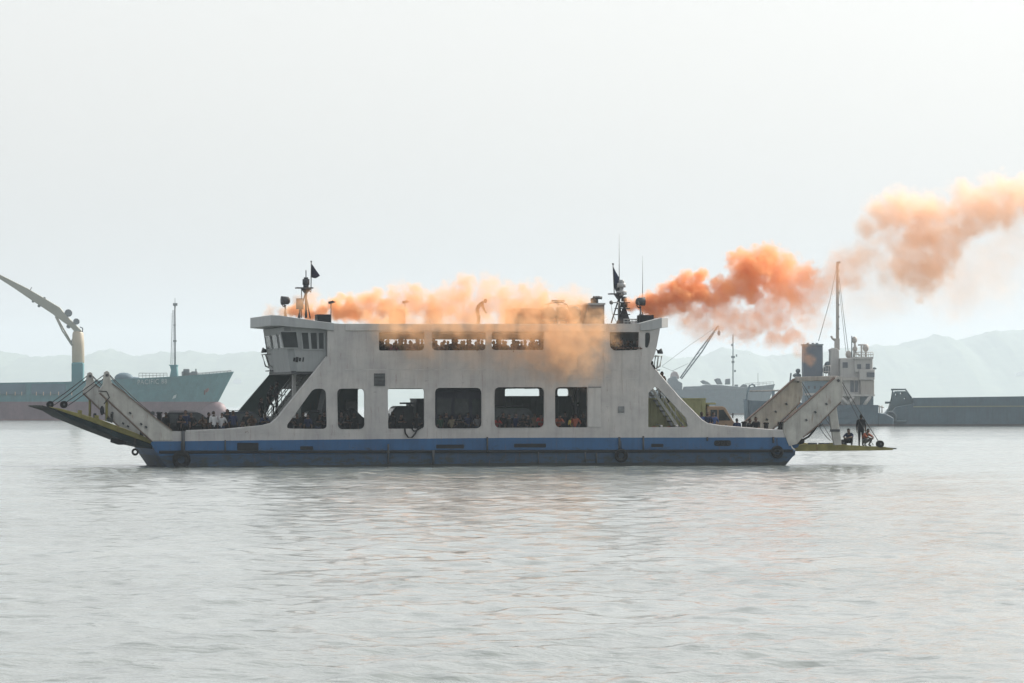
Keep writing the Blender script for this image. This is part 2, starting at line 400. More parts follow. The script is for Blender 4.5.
for pts,r_ in (([(337,388.6),(364.3,388.6),(364.6,429),(338,429.3)],.28),([(435,387.8),(481.5,387.8),(481.6,428.3),(435,428.5)],.3),([(494.5,387.2),(544,387.2),(544,427.6),(494.5,427.8)],.3)):
    lp=rounded(P2(pts),r_,4); cu=sum(p[0] for p in lp)/len(lp); cw=sum(p[1] for p in lp)/len(lp)
    big=[(cu+(p[0]-cu)*(1+.035*1.6/max(.5,abs(pts[1][0]-pts[0][0])/18)),cw+(p[1]-cw)*1.022) for p in lp]
    mb=MB(); mb.prism(big,-.025,-.003,[lp]); part(mb,'opening_rim',M['white'])
# far wall: same outline, other openings
def FH(x0,x1,y0,y1,r=.28):
    a,b=U(x0,BEAM),U(x1,BEAM); z0=L(450,y0)[2]; z1=L(450,y1)[2]
    return rounded([(a,z1),(a,z0),(b,z0),(b,z1)],r,4)
fh=[rounded(P2([(284.5,416.5),(306,388.5),(326,388.8),(327,416.5)]),.1,4),FH(357.5,449,388.5,428.5,.1),FH(504.5,539,388,397,.12),FH(557,568,388,396,.15),FH(610,634,388,428,.2)]
fh+=[rounded(P2([(648.3,427.2),(648.3,393),(655,386.8),(658,388),(686,418),(688,427)]),.1,3)]
def FHu(x0,x1):
    a,b=U(x0,BEAM),U(x1,BEAM); return rounded([(a,6.45),(a,7.16),(b,7.16),(b,6.45)],.08,3)
fh+=[FHu(384,424),FHu(428,486),FHu(490,540),FHu(560,606)]
mb=MB(); mb.prism(P2(outer),BEAM-.13,BEAM,fh); part(mb,'side_wall',[M['side']])
# rub rails
for v in (-.09,BEAM):
    mb=MB(); z=L(450,451.3)[2]
    mb.bb((U(159),v,z-.09),(U(793),v+.09,z+.07)); part(mb,'rub_rail',M['black'],bevel=.03)
# cap rail along bulwark
for v in (.065,BEAM-.065):
    pts=[L(x,y,0) for x,y in [(186,431.2),(225,429.8),(262,426.2),(271,423.7),(277,418.7),(281,413.7),(327,356.8)]]
    mb=MB(); mb.tube([(p[0],v,p[2]) for p in pts],.06,8); part(mb,'cap_rail',M['white'])
    pts=[L(x,y,0) for x,y in [(655,369.8),(661,376.8),(666.5,383.3),(679,397.8),(698,416.8),(702,420.8),(708,424.3),(720,426.3),(745,428.3),(770,430.3),(784,430.8),(792,448),(795,450.5)]]
    mb=MB(); mb.tube([(p[0],v,p[2]) for p in pts],.07,8); part(mb,'cap_rail',M['white'])
# decks
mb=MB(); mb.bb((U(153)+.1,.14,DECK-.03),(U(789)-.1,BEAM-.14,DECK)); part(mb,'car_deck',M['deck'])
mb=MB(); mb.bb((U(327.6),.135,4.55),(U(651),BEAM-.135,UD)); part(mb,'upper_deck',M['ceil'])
ROOF=L(450,324)[2]
mb=MB(); mb.bb((U(328),.136,L(450,331.6)[2]),(U(655),BEAM-.136,ROOF-.02)); part(mb,'roof',M['white'])
# deck beams under the upper deck and the roof
mb=MB()
for i in range(15):
    u=U(335)+i*(U(645)-U(335))/14; mb.bb((u-.06,.14,4.33),(u+.06,BEAM-.14,4.548))
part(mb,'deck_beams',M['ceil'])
# roof edge strip, proud of the wall
mb=MB(); mb.bb((U(345),-.07,L(450,331)[2]),(U(606),-.002,L(450,324)[2])); part(mb,'roof_edge',M['white'],bevel=.02)
# engine casings and pillars between the decks
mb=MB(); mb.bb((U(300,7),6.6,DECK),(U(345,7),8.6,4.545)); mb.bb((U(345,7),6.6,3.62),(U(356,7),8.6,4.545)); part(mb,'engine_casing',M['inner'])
mb=MB(); mb.bb((U(340,5),5.2,DECK),(U(349,5),6.5,3.1)); mb.prism([(U(349,6),DECK),(U(349,6),3.25),(U(352,6),3.2),(U(360,6),2.75),(U(366,6),2.5),(U(372,6),DECK)],5.2,6.6); part(mb,'winch_housing',M['dsteel'],bevel=.04)
for px,v,w_ in ((576,3.2,.14),(583,4.4,.42),(590,3,.2),(484,4.6,.2),(426,7.6,.14),(606,7.6,.2)):
    mb=MB(); mb.bb((U(px,v)-w_/2,v,DECK),(U(px,v)+w_/2,v+.25,4.545)); part(mb,'pillar',M['ceil'],bevel=.02)
for px in (400,455,513,560,590):
    mb=MB(); mb.bb((U(px,4.5)-.06,4.4,UD),(U(px,4.5)+.06,4.52,7.2)); part(mb,'pillar',M['white'])
# upper deck benches
for k,px in enumerate((395,440,470,505,530,575)):
    mb=MB(); u=U(px,3.5)
    mb.bb((u-1,3.2,UD+.40),(u+1,3.65,UD+.45)); mb.bb((u-1,3.62,UD+.45),(u+1,3.66,UD+.85)); mb.bb((u-.9,3.3,UD),(u-.85,3.6,UD+.4)); mb.bb((u+.85,3.3,UD),(u+.9,3.6,UD+.4))
    part(mb,'bench',M['truckbox'])
# door panel seam, vent grille, hatch, hull slots
def side_panel(x0,x1,y0,y1,name,mat,th=.03,v=0,bevel=.01,parent=None):
    a=L(x0,y1); b=L(x1,y0); mb=MB(); mb.bb((a[0],v-th,a[2]),(b[0],v-.003,b[2])); return part(mb,name,mat,parent,bevel)
d=side_panel(588,600.8,387.6,427,'sliding_door',M['white'],.035)
mb=MB(); a=L(588,427); b=L(601,387.6); mb.bb((a[0],-.06,b[2]),(b[0],-.003,b[2]+.05)); part(mb,'door_track',M['steel'],d)
g=side_panel(374,385,373.3,386,'vent_grille',M['dsteel'],.04)
mb=MB(); a=L(374,386); b=L(385,373.3)
for i in range(9): mb.box(((a[0]+b[0])/2,-.065,a[2]+(b[2]-a[2])*(i+.5)/9),(b[0]-a[0]-.03,.04,.03),Matrix.Rotation(R(25),3,'X'))
part(mb,'slats',M['steel'],g)
side_panel(617.8,624.2,406.3,412.8,'hatch',M['steel'],.04)
for x0,x1,y0,y1 in ((237,258.5,442.8,451),(300,313,446.2,450),(436,464,444.6,448.6),(514,546,443.6,447.6),(651,663.5,443.8,447.2)):
    a=L(x0,y1); b=L(x1,y0); mb=MB()
    mb.prism(rounded([(a[0]-.05,a[2]-.05),(a[0]-.05,b[2]+.05),(b[0]+.05,b[2]+.05),(b[0]+.05,a[2]-.05)],.08),-.035,-.004,[rounded([(a[0],a[2]),(a[0],b[2]),(b[0],b[2]),(b[0],a[2])],.06)])
    f=part(mb,'freeing_port',M['side'])
    mb=MB(); mb.bb((a[0],-.012,a[2]),(b[0],-.005,b[2])); part(mb,'port_opening',M['black'],f)
a=L(714,446); b=L(731,440.3)
mb=MB(); mb.prism(rounded([(a[0],a[2]),(a[0],b[2]),(b[0],b[2]),(b[0],a[2])],.15),-.03,-.004); f=part(mb,'freeing_port',M['black'])
for i in range(3):
    u=a[0]+(b[0]-a[0])*(i+.5)/3; mb=MB(); mb.torus((u,-.04,(a[2]+b[2])/2),.11,.025); part(mb,'slot_rim',M['black'],f)
# fender pads / welded posts on the side
for px,y0,y1,r in ((183,431,455,.1),(225,440,452,.04),(388,444,464,.05),(433,450,464,.07),(487,437,452,.05),(538,452,464,.03),(585,452,462,.04),(619,437,450,.06),(643,436,451,.05),(596,453,463,.05),(707,437,441,.05),(773,437,443,.06)):
    a=L(px,y1); b=L(px,y0); mb=MB(); mb.cyl((a[0],-.09,a[2]),(b[0],-.09,b[2]),r,8); part(mb,'fender_bar',M['dsteel'])
# weld seams / plate lines on the house side
for px in (358,430,488,550,604,622,640):
    a=L(px,386); b=L(px,352); mb=MB(); mb.bb((a[0]-.012,-.012,a[2]),(a[0]+.012,-.003,b[2])); part(mb,'weld_seam',M['white'])
for py,x0,x1 in ((357,330,640),(378,318,645),(433.5,190,780)):
    mb=MB(); a=L(x0,py); b=L(x1,py); mb.bb((a[0],-.010,a[2]-.008),(b[0],-.003,a[2]+.008)); part(mb,'weld_seam',M['white'])
mb=MB(); a=L(345,366.5); b=L(640,366.5); mb.bb((a[0],-.02,UD-.02),(b[0],-.003,UD+.03)); part(mb,'weld_seam',M['white'])
# stairs
def stairs(u0,w0,u1,w1,v0,v1,name='stairs'):
    root=MB(); n=14
    for v in (v0,v1):
        du,dw=.0,.16
        root.prism([(u0,w0-.12),(u1,w1-.12),(u1,w1+.14),(u0,w0+.14)],v-.03,v+.03)
    s_=part(root,name,M['rail'])
    mb=MB()
    for i in range(n+1):
        t=i/n; mb.bb((u0+(u1-u0)*t-.14,v0+.03,w0+(w1-w0)*t-.02),(u0+(u1-u0)*t+.14,v1-.03,w0+(w1-w0)*t+.02))
    part(mb,'treads',M['dsteel'],s_)
    for v in (v0,v1):
        mb=MB()
        for h in (.45,.9): mb.tube([(u0,v,w0+h),(u1,v,w1+h)],.03,6)
        for i in range(5):
            t=i/4; mb.tube([(u0+(u1-u0)*t,v,w0+(w1-w0)*t),(u0+(u1-u0)*t,v,w0+(w1-w0)*t+.9)],.025,6)
        part(mb,'handrail',M['rail'],s_)
SA=(U(257,5),DECK,U(311,5),UD); stairs(*SA,4.6,6.0)
SB=(U(686,1.2),DECK,U(637,1.2),UD); stairs(*SB,.75,1.9)
stairs(U(676,7),DECK,U(632,7),UD,7,8.2)
def stair_z(S,u): return S[1]+(S[3]-S[1])*(u-S[0])/(S[2]-S[0])

mb=MB(); mb.prism([(lambda q:(q[0],q[2]))(L(x,y,8.6)) for x,y in ((235,415),(284,357.5),(307,357.5),(264,409),(259,415))],8.45,8.75); part(mb,'slanted_bulkhead',M['inner'])
# wheelhouses (bridge) at each end
def wheelhouse(sgn):
    if sgn<0: xt,xb,xi=285,292,327.2
    else: xt,xb,xi=659.5,654.5,640
    zt=L(300,327)[2]; zb=L(300,371.5)[2] if sgn<0 else UD
    ut,ub,ui=U(xt),U(xb),U(xi)
    c=.35 if sgn<0 else .9; v0=.22 if sgn<0 else .135; v1=BEAM-v0
    def ring(uf,z): 
        s=-sgn
        return [(ui,v0,z),(uf+s*c,v0,z),(uf,v0+c*1.0,z),(uf,v1-c,z),(uf+s*c,v1,z),(ui,v1,z)]
    mb=MB(); mb.loft([ring(ub,zb),ring(ut,zt)])
    wh=part(mb,'wheelhouse',M['house'])
    rb,rt=[Vector(p) for p in ring(ub,zb)],[Vector(p) for p in ring(ut,zt)]
    def win(i,s0,s1,t0,t1,frame=True):
        A,B,C,Dd=rb[i],rb[i+1],rt[i+1],rt[i]
        def q(s,t): return (A*(1-s)+B*s)*(1-t)+(Dd*(1-s)+C*s)*t
        nrm=(B-A).cross(Dd-A).normalized()
        mid=q(.5,.5); cen=(sum(rb,Vector())+sum(rt,Vector()))/12
        if nrm.dot(mid-cen)<0: nrm=-nrm
        ds=(B-A).length; dt=(Dd-A).length; e=.055
        o4=[q(s0-e/ds,t0-e/dt),q(s1+e/ds,t0-e/dt),q(s1+e/ds,t1+e/dt),q(s0-e/ds,t1+e/dt)]
        i4=[q(s0,t0),q(s1,t0),q(s1,t1),q(s0,t1)]
        vs=[p+nrm*.004 for p in o4+i4]+[p+nrm*.05 for p in o4+i4]
        fs=[]
        for k in range(4):
            j=(k+1)%4
            fs+= [(k,j,4+j,4+k),(8+k,8+j,12+j,12+k),(k,j,8+j,8+k),(4+k,4+j,12+j,12+k)]
        mb=MB(); mb.add(vs,fs); w=part(mb,'window_frame',M['house'],wh)
        mb=MB(); g4=[p+nrm*.006 for p in i4]+[p+nrm*.02 for p in i4]
        mb.add(g4,[(0,1,2,3),(4,5,6,7),(0,1,5,4),(1,2,6,5),(2,3,7,6),(3,0,4,7)]); part(mb,'pane',M['glass'],w)
    H=zt-zb
    def tz(py): return (L(300,py)[2]-zb)/H
    if sgn<0:
        L0=abs(rb[1][0]-rb[0][0])
        def sx(px): return (ui-U(px,v0))/L0
        t0,t1=tz(347.5),tz(332)
        win(0,sx(301.5),sx(288.8),t0,t1)
        for a,b in ((311.2,305.8),(318.2,313.2),(324,319.8)): win(0,sx(a),sx(b),tz(348.8),tz(332.6)) if False else win(0,sx(b)-(sx(a)-sx(a)) if False else sx(a),sx(b),tz(348.8),tz(332.6))
    else:
        t0,t1=tz(347),tz(332)
    
    if sgn>0: win(1,.18,.82,t0,t1); win(3,.18,.82,t0,t1)
    for k in range(3): win(2,.05+k*.32,.05+k*.32+.26,tz(347.5),tz(334))
    # visor
    if sgn<0:
        prof=[(272,314.8,325.6),(280,315.5,326),(290,317,326.8),(305,319.2,328.2),(320,321.4,329),(334,323,331)]
    else:
        prof=[(671.5,317.2,327),(662,317.6,328),(652,320,330),(640,323.2,331)]
    lo=[];hi=[]
    rings=[]
    n=len(prof)
    for j,(px,yt,yb) in enumerate(prof):
        a=L(px,yt,0); z1=a[2]; z0=L(px,yb,0)[2]
        ins=(.95 if j==0 else (.12 if j==1 else 0))*(.6 if sgn<0 else 1)+ (-.10)
        rings.append([(a[0],ins,z0),(a[0],ins,z1),(a[0],BEAM-ins,z1),(a[0],BEAM-ins,z0)])
    mb=MB(); mb.loft(rings); part(mb,'visor',M['visor'],wh,bevel=.03)
    # small wing platform with guard rail, horn lamp
    s=-1 if sgn<0 else 1
    if sgn<0: pts=[(262,354.5),(265.5,366),(275,370.5)]; inner=(271,354.5); hp=(264.5,350.5); hb=(269,347.5)
    else: pts=[(661.8,356),(660,366),(654.5,369.5)]; inner=(655,356); hp=(659.5,351.5); hb=(656,349.5)
    VR=(7.0,8.6) if sgn<0 else (.5,2.0); VM=VR[1] if sgn<0 else VR[0]
    for v in VR:
        mb=MB(); mb.tube([L(*inner,VM),L(*pts[0],VM),L(*pts[1],VM),L(*pts[2],VM)],.05,6)
        mb.v=[(p[0],p[1]-VM+v,p[2]) for p in mb.v]; part(mb,'guard_rail',M['rail'],wh)
    a=L(*pts[1],VM); b=L(*pts[2],VM)
    mb=MB(); mb.bb((min(a[0],b[0]),VR[0]-.05,b[2]-.06),(max(a[0],b[0])+(.3 if sgn<0 else 0),VR[1]+.05,b[2])); part(mb,'wing_platform',M['dsteel'],wh)
    mb=MB(); A,B=L(pts[0][0]+ (3.5 if sgn<0 else -3.5),pts[0][1]+.3,VM),L(pts[1][0]+(4 if sgn<0 else -3),pts[1][1]+1.5,VM)
    mb.tube([(A[0],VM,A[2]),(B[0],VM,B[2])],.04,6); part(mb,'guard_rail',M['rail'],wh)
    VH=8.4 if sgn<0 else .9; A=L(*hb,VH); B=L(*hp,VH)
    mb=MB(); mb.tube([(A[0],VH,A[2]),(B[0],VH,B[2])],.035,6); mb.tube([(B[0]-.12*s,VH,B[2]-.05),(B[0]+.14*s,VH,B[2]+.02)],[.08,.17],10); part(mb,'horn',M['dsteel'],wh)
    return wh
whl=wheelhouse(-1); whr=wheelhouse(1)
# dark stencilled marks under the side windows (illegible small lettering in the photo) as a low grab rail and plates
for px,w_,h_ in ((294.2,.10,.22),(297,.14,.28),(300,.10,.2),(303.2,.07,.24)):
    a=L(px,359.5,.2); mb=MB(); mb.box((a[0],.21,a[2]),(w_,.03,h_),Matrix.Rotation(R(8),3,'Y')); part(mb,'painted_mark',M['black'],whl)
# far column and brackets under the forward wheelhouse
mb=MB(); p=L(294,371,2.2); mb.bb((p[0]-.1,2.1,DECK),(p[0]+.1,2.3,L(294,371)[2])); part(mb,'pillar',M['white'])
mb=MB(); mb.bb((U(292),.3,L(300,371.8)[2]-.12),(U(327),BEAM-.3,L(300,371)[2])); part(mb,'wheelhouse_floor',M['dsteel'])
mb=MB()   # sloped transverse bulkhead behind the forward stairs
mb.prism([(U(303,7),DECK),(U(300,7)+.3,DECK),(U(327,7)+.2,4.5),(U(322,7)-.4,4.5)],2.5,4.3); part(mb,'stair_bulkhead',M['dsteel'])

a_=L(644.9,348); b_2=L(650.6,332.2); mb=MB(); mb.bb((a_[0]-.05,.128,a_[2]-.05),(b_2[0]+.05,.134,b_2[2]+.05)); part(mb,'pane',M['glass'],whr)
# ---- loading ramps with lifting arms
armL=[(103.6,376.5),(104.6,372),(107,370.8),(109.3,372),(110.2,377),(112,384),(121,390.5),(153,416.5),(172,430.8),(173,440.6),(152,440.8),(100.3,392.6),(99.6,389.5),(103,385)]
armR=[(784,422.5),(812,398.5),(834.5,378.5),(837.5,376),(841,377),(842.5,385),(843.3,394),(840.5,402),(818,424.5),(803,437),(797,444),(789,446),(783,431.5)]
for name,poly,sgn in (('left',armL,-1),('right',armR,1)):
    for v0,v1 in ((-.03,.3),(BEAM-.3,BEAM+.03)):
        mb=MB(); mb.prism(P2(poly),v0,v1); a_=part(mb,'lifting_arm',M['arm'],bevel=.02)
        # flange edge
        if sgn<0: top=[(112,383.6),(121,390.1),(153,416.1),(172,430.4)]; bot=[(99.8,393.2),(151.5,441)]
        else: top=[(784,422.1),(812,398.1),(834.5,378.1)]; bot=[(840.6,402.3),(818,424.8),(803,437.3)]
        for ed in (top,bot):
            pts=[L(x,y) for x,y in ed]; mb=MB()
            for p,q in zip(pts,pts[1:]):
                mb.add([(p[0],v0-.06,p[2]-.03),(q[0],v0-.06,q[2]-.03),(q[0],v1+.06,q[2]-.03),(p[0],v1+.06,p[2]-.03),(p[0],v0-.06,p[2]+.03),(q[0],v0-.06,q[2]+.03),(q[0],v1+.06,q[2]+.03),(p[0],v1+.06,p[2]+.03)],
                       [(0,1,2,3),(4,5,6,7),(0,1,5,4),(1,2,6,5),(2,3,7,6),(3,0,4,7)])
            part(mb,'flange',pmat('rusty_flange',(.14,.10,.08),.8,0,.3,3,.9) if 'rusty_flange' not in bpy.data.materials else bpy.data.materials['rusty_flange'],a_)
        # sheave at the tip
        t=L(107,375.2) if sgn<0 else L(838,380.5)
        for dv in (v0-.08,v1+.02):
            mb=MB(); mb.tube([(t[0],dv,t[2]),(t[0],dv+.06,t[2])],.08,14); part(mb,'sheave',M['dsteel'],a_)
        # bolts and brackets along the arm
        for q in ([(130,413),(141,424),(146,427)] if sgn<0 else [(815,412),(806,420),(826,404)]):
            p=L(*q); mb=MB(); mb.box((p[0],v0-.05,p[2]),(.13,.08,.09),Matrix.Rotation(R(40),3,'Y')); part(mb,'bracket',M['dsteel'],a_)
# post plates at the tip
# left ramp (raised)
rl=[(49,406.6),(62,408.8),(85,415),(100,419.5),(130,430.5),(154,440.5),(153,444.5),(138,439),(118,432),(92,422),(66,412.8)]
mb=MB(); rlp=P2(rl,.5); pl=P2([(50,407.4),(66,411.5),(100,423),(154,443),(154,449),(138,445.5),(100,431),(66,417)],.5); mb.prism(pl,.78,BEAM-.78); ramp_l=part(mb,'loading_ramp',M['under'])
for v in (.5,BEAM-.78): mb=MB(); mb.prism(rlp,v,v+.28); part(mb,'ramp_side_beam',M['yellow'],ramp_l,bevel=.02)
mb=MB()
for i in range(10):
    t=(i+.5)/10; x=66+(150-66)*t; y=415.4+(447-415.4)*t; p=L(x,y,.5); mb.box((p[0],BEAM/2,p[2]+.05),(.09,BEAM-1.7,.16),Matrix.Rotation(R(20),3,'Y'))
part(mb,'ramp_ribs',M['under'],ramp_l)
for v in (1.2,2.9,4.5,6.1,7.8):
    mb=MB(); A=L(48,406.9,.5); B=L(60,410.5,.5); mb.box(((A[0]+B[0])/2-.2,v,(A[2]+B[2])/2+.02),(.95,1.3,.07),Matrix.Rotation(R(17),3,'Y')); part(mb,'flap',M['deck'],ramp_l)
# stanchion rods from the arms
for v in (.15,BEAM-.15):
    a=L(107,392,0); b=L(107,421,0); mb=MB(); mb.cyl((a[0],v,a[2]),(b[0],v,b[2]),.075,8); part(mb,'link_rod',M['yellow'],ramp_l)
    if v<1:
        a=L(102,391,0); mb=MB(); mb.tube([(a[0]-.2,v-.2,a[2]),(a[0]+.25,v-.2,a[2]-.03),(a[0]+.4,v-.2,a[2]-.35),(a[0]+.1,v-.2,a[2]-.7)],.03,6); part(mb,'hose',M['wire'],ramp_l)
        p=L(102,410.5,0); mb=MB(); mb.ball((p[0],v-.2,p[2]),.13,10,8,sc_=(.9,.8,2)); part(mb,'hook_block',M['black'],ramp_l)
    p=L(110,420,0); mb=MB(); mb.box((p[0],v,p[2]),(.35,.3,.2),Matrix.Rotation(R(20),3,'Y')); mb.box((p[0]+.12,v,p[2]+.2),(.14,.2,.3)); part(mb,'hinge_bracket',M['deck'],ramp_l)
for px,py in ((64,405.5),):
    for v in (.62,BEAM-.62):
        p=L(px,py-1,.5); mb=MB(); mb.tube([(p[0],v-.18,p[2]),(p[0],v+.18,p[2])],.2,16); w=part(mb,'roller',M['dark'],ramp_l); 
        mb=MB(); mb.tube([(p[0],v-.2,p[2]),(p[0],v+.2,p[2])],.06,10); part(mb,'hub',M['dsteel'],w)
for px,py in ((80,413),(97,418)):
    p=L(px,py,.5); mb=MB(); mb.box((p[0],.64,p[2]),(.22,.2,.3)); part(mb,'cleat',M['yellow'],ramp_l)
# right ramp (lowered, level)
rr=[(795,446),(803,444.5),(840,443.8),(848,445.2),(885,446.8),(893,448.8),(893.5,450),(870,450.6),(797,451.2),(793,449)]
rrp=P2(rr,.5); mb=MB(); q=P2([(795,447.5),(848,447.2),(892,449.2),(892.5,449.9),(870,450.3),(797,450.8)],.5); mb.prism(q,.78,BEAM-.78); ramp_r=part(mb,'loading_ramp',M['yellow'])
for v in (.5,BEAM-.78): mb=MB(); mb.prism(rrp,v,v+.28); part(mb,'ramp_side_beam',M['yellow'],ramp_r,bevel=.02)
for v in (1.2,2.9,4.5,6.1,7.8):
    A=L(884,448,.5); mb=MB(); mb.box((A[0]+.3,v,A[2]),(.9,1.3,.06),Matrix.Rotation(R(5),3,'Y')); part(mb,'flap',M['deck'],ramp_r)
for v in (.62,BEAM-.62):
    p=L(880.5,444,.5); mb=MB(); mb.tube([(p[0],v-.18,p[2]),(p[0],v+.18,p[2])],.2,16); w=part(mb,'roller',M['dark'],ramp_r)
    mb=MB(); mb.tube([(p[0],v-.2,p[2]),(p[0],v+.2,p[2])],.06,10); part(mb,'hub',M['dsteel'],w)
for px,w_ in ((813,.5),(822,.3),(827.5,.25),(835,.6)):
    p=L(px,444.8,.5); mb=MB(); mb.box((p[0],.64,p[2]),(w_,.2,.22)); part(mb,'cleat',M['dsteel'] if px<830 else M['yellow'],ramp_r)
for v in (.15,BEAM-.15):
    a=[L(x,y) for x,y in ((829,412),(836.5,405),(841.5,441),(841.8,445),(834.5,445),(833.5,440))]
    mb=MB(); mb.prism([(p[0],p[2]) for p in a],v-.12,v+.12); s_=part(mb,'strut',M['arm'],ramp_r,bevel=.02)
    p=L(835.5,430.5); mb=MB(); mb.box((p[0],v,p[2]),(.5,.36,.14)); part(mb,'collar',M['dsteel'],s_)
# cross beam between the right arm tips
a=L(838,378.2); mb=MB(); mb.box((a[0]-.05,BEAM/2,a[2]),(.28,BEAM-.5,.26)); part(mb,'cross_beam',M['arm'],bevel=.03)
# hinge housing under the right bulwark end
for v in (.3,BEAM-.7):
    mb=MB(); mb.prism(P2([(789,437),(797,438),(803,441),(799,447.5),(793,449)]),v,v+.4); part(mb,'hinge_housing',M['side'])
    mb=MB(); p=L(801,441.2); mb.ball((p[0],v-.05,p[2]),.24,10,7,sc_=(1.2,.8,.8)); mb.tube([(p[0],v-.1,p[2]),(p[0]+.5,v-.1,p[2]+.25),(p[0]+.85,v-.1,p[2]+.65),(p[0]+1.1,v-.1,p[2]+1.05)],.06,6); part(mb,'mooring_rope_coil',M['dark'])
# cables
def cable(a,b,sag=0,r=.024,par=None,name='cable'):
    a,b=Vector(a),Vector(b); pts=[a.lerp(b,t/8)-Vector((0,0,sag*4*(t/8)*(1-t/8))) for t in range(9)]
    mb=MB(); mb.tube(pts,r,5); return part(mb,name,M['wire'],par)
for v in (.15,BEAM-.15):
    tp=L(106,373.5); t2=L(104.5,378)
    e=L(64.5,403.5,.5); e2=L(68,405.5,.5)
    cable((tp[0],v,tp[2]),(e[0],v+.4*(1 if v<4 else -1),e[2]),.03,par=ramp_l); cable((t2[0],v,t2[2]),(e2[0],v+.3*(1 if v<4 else -1),e2[2]),.05,par=ramp_l)
    d=L(152,413.5); cable((L(109,374)[0],v,L(109,374)[2]),(d[0],v,d[2]),.05,par=ramp_l)
    d=L(162,418.5); cable((L(109.5,375.5)[0],v,L(109.5,375.5)[2]),(d[0],v+.3*(1 if v<4 else -1),d[2]),.25,.02,par=ramp_l)
    mb=MB(); p=L(152.8,413.3); mb.tube([(p[0],v-.1,p[2]),(p[0],v+.1,p[2])],.12,10); part(mb,'sheave',M['dsteel'],ramp_l)
    tp=L(841,379); e=L(879.5,442.5,.5); cable((tp[0],v,tp[2]),(e[0],v+.4*(1 if v<4 else -1),e[2]),.05,par=ramp_r)
    e=L(873,445,.5); cable((tp[0],v,tp[2]-.1),(e[0],v+.3*(1 if v<4 else -1),e[2]),.15,.018,par=ramp_r)
    a=L(819,424.5); b=L(832,440.5); cable((a[0],v,a[2]),(b[0],v+.2,b[2]),.1,.02,par=ramp_r)
    mb=MB(); mb.box((a[0],v,a[2]),(.3,.3,.2),Matrix.Rotation(R(35),3,'Y')); part(mb,'bracket',M['dsteel'],ramp_r)
    c=L(803.5,436); d=L(816,426.5); cable((d[0],v,d[2]),(c[0],v,c[2]),.1,.05,par=ramp_r)
# bollards on the right fore deck, drum on the left
for px,py,h_,r_ in ((766.2,422.3,.55,.13),(780.6,422,.5,.13),(159.3,411.8,.6,.13)):
    for v in (.35,BEAM-.35):
        a=L(px,py,.35); mb=MB(); mb.cyl((a[0],v,a[2]-h_),(a[0],v,a[2]),r_,12); mb.cyl((a[0],v,a[2]-.1),(a[0],v,a[2]-.02),r_+.04,12); mb.cyl((a[0],v,DECK),(a[0],v,a[2]-h_),r_*.8,10); part(mb,'bollard',M['dark'])
# ---- roof gear
def roofpt(px,py,v): p=L(px,py,v); return (p[0],v,p[2])
def searchlight(px,py,ybase,v,face):
    p=Vector(roofpt(px,py,v)); b=Vector(roofpt(px,ybase,v))
    mb=MB(); mb.cyl((p[0],v,b[2]),(p[0],v,p[2]-.25),.05,8); mb.cyl((p[0],v,b[2]),(p[0],v,b[2]+.45),.09,8); r=part(mb,'searchlight_post',M['steel'])
    mb=MB(); mb.tube([(p[0]-.26,v,p[2]),(p[0]-.24,v,p[2]),(p[0]+.16,v,p[2]),(p[0]+.26,v,p[2])],[.2,.25,.22,.12],14)
    if face: mb.v=[(2*p[0]-x,y,z) for x,y,z in mb.v]
    part(mb,'searchlight',M['dsteel'],r)
    mb=MB(); mb.tube([(p[0]-.22,v-.3,p[2]),(p[0]-.1,v-.3,p[2]-.3),(p[0],v,p[2]-.38),(p[0]-.1,v+.3,p[2]-.3),(p[0]-.22,v+.3,p[2])],.035,6); part(mb,'yoke',M['dsteel'],r)
searchlight(285.4,300.5,319,4.6,False)
searchlight(640.5,301.5,322,2.6,True)
def whip(px,y0,y1,v,r=.022,r2=.008):
    a=roofpt(px,y0,v); b=roofpt(px,y1,v); m_=[a[i]+(b[i]-a[i])*.4 for i in range(3)]
    mb=MB(); mb.tube([a,m_,b],[r,r*.8,r2],6); mb.cyl(a,(a[0],a[1],a[2]+.5),r*1.8,8); return part(mb,'whip_antenna',M['steel'])
def mast(px,v,ybase,ytop,platform_y,poleside,flag_top):
    root=MB(); b=roofpt(px,ybase,v); t=roofpt(px,platform_y,v)
    root.cyl(b,t,.07,8); root.tube([(b[0]-.45,v,b[2]),(t[0],v,t[2]-.2)],.04,6); root.tube([(b[0]+.3,v+.4,b[2]),(t[0],v,t[2]-.4)],.04,6)
    r=part(root,'signal_mast',M['dsteel'])
    mb=MB(); mb.box((t[0]-.1,v,t[2]),(.95,.6,.07)); mb.prism([(t[0]-.3,t[2]-.03),(t[0]+.3,t[2]-.03),(t[0]+.02,t[2]-.35),(t[0]-.06,t[2]-.35)],v-.05,v+.05); part(mb,'platform',M['dsteel'],r)
    mb=MB(); mb.cyl((t[0],v,t[2]+.04),(t[0],v,t[2]+.18),.16,12); mb.cyl((t[0],v,t[2]+.18),(t[0],v,t[2]+.50),.2,12); mb.cyl((t[0],v,t[2]+.5),(t[0],v,t[2]+.6),.12,12); mb.cyl((t[0],v,t[2]+.6),(t[0],v,t[2]+1.0),.03,6); part(mb,'mast_light',M['dsteel'],r)
    return r,b,t
r1,b1,t1=mast(306,4.4,318,286,288,1,0)
p0=roofpt(311,289.5,4.4); p1=roofpt(311.3,261.5,4.4)
mb=MB(); mb.tube([t1,(p0[0],4.4,p0[2]-.15),p0,p1],.03,6); mb.ball(p1,.05); part(mb,'flagpole',M['dsteel'],r1)
mb=MB(); q=roofpt(299.8,299.3,4.4); mb.cyl((q[0],4.4,q[2]-1.1),(q[0],4.4,q[2]),.05,8); mb.cyl((q[0],4.4,q[2]-.55),(q[0],4.4,q[2]+.05),.21,12); part(mb,'compass_binnacle',M['steel'])
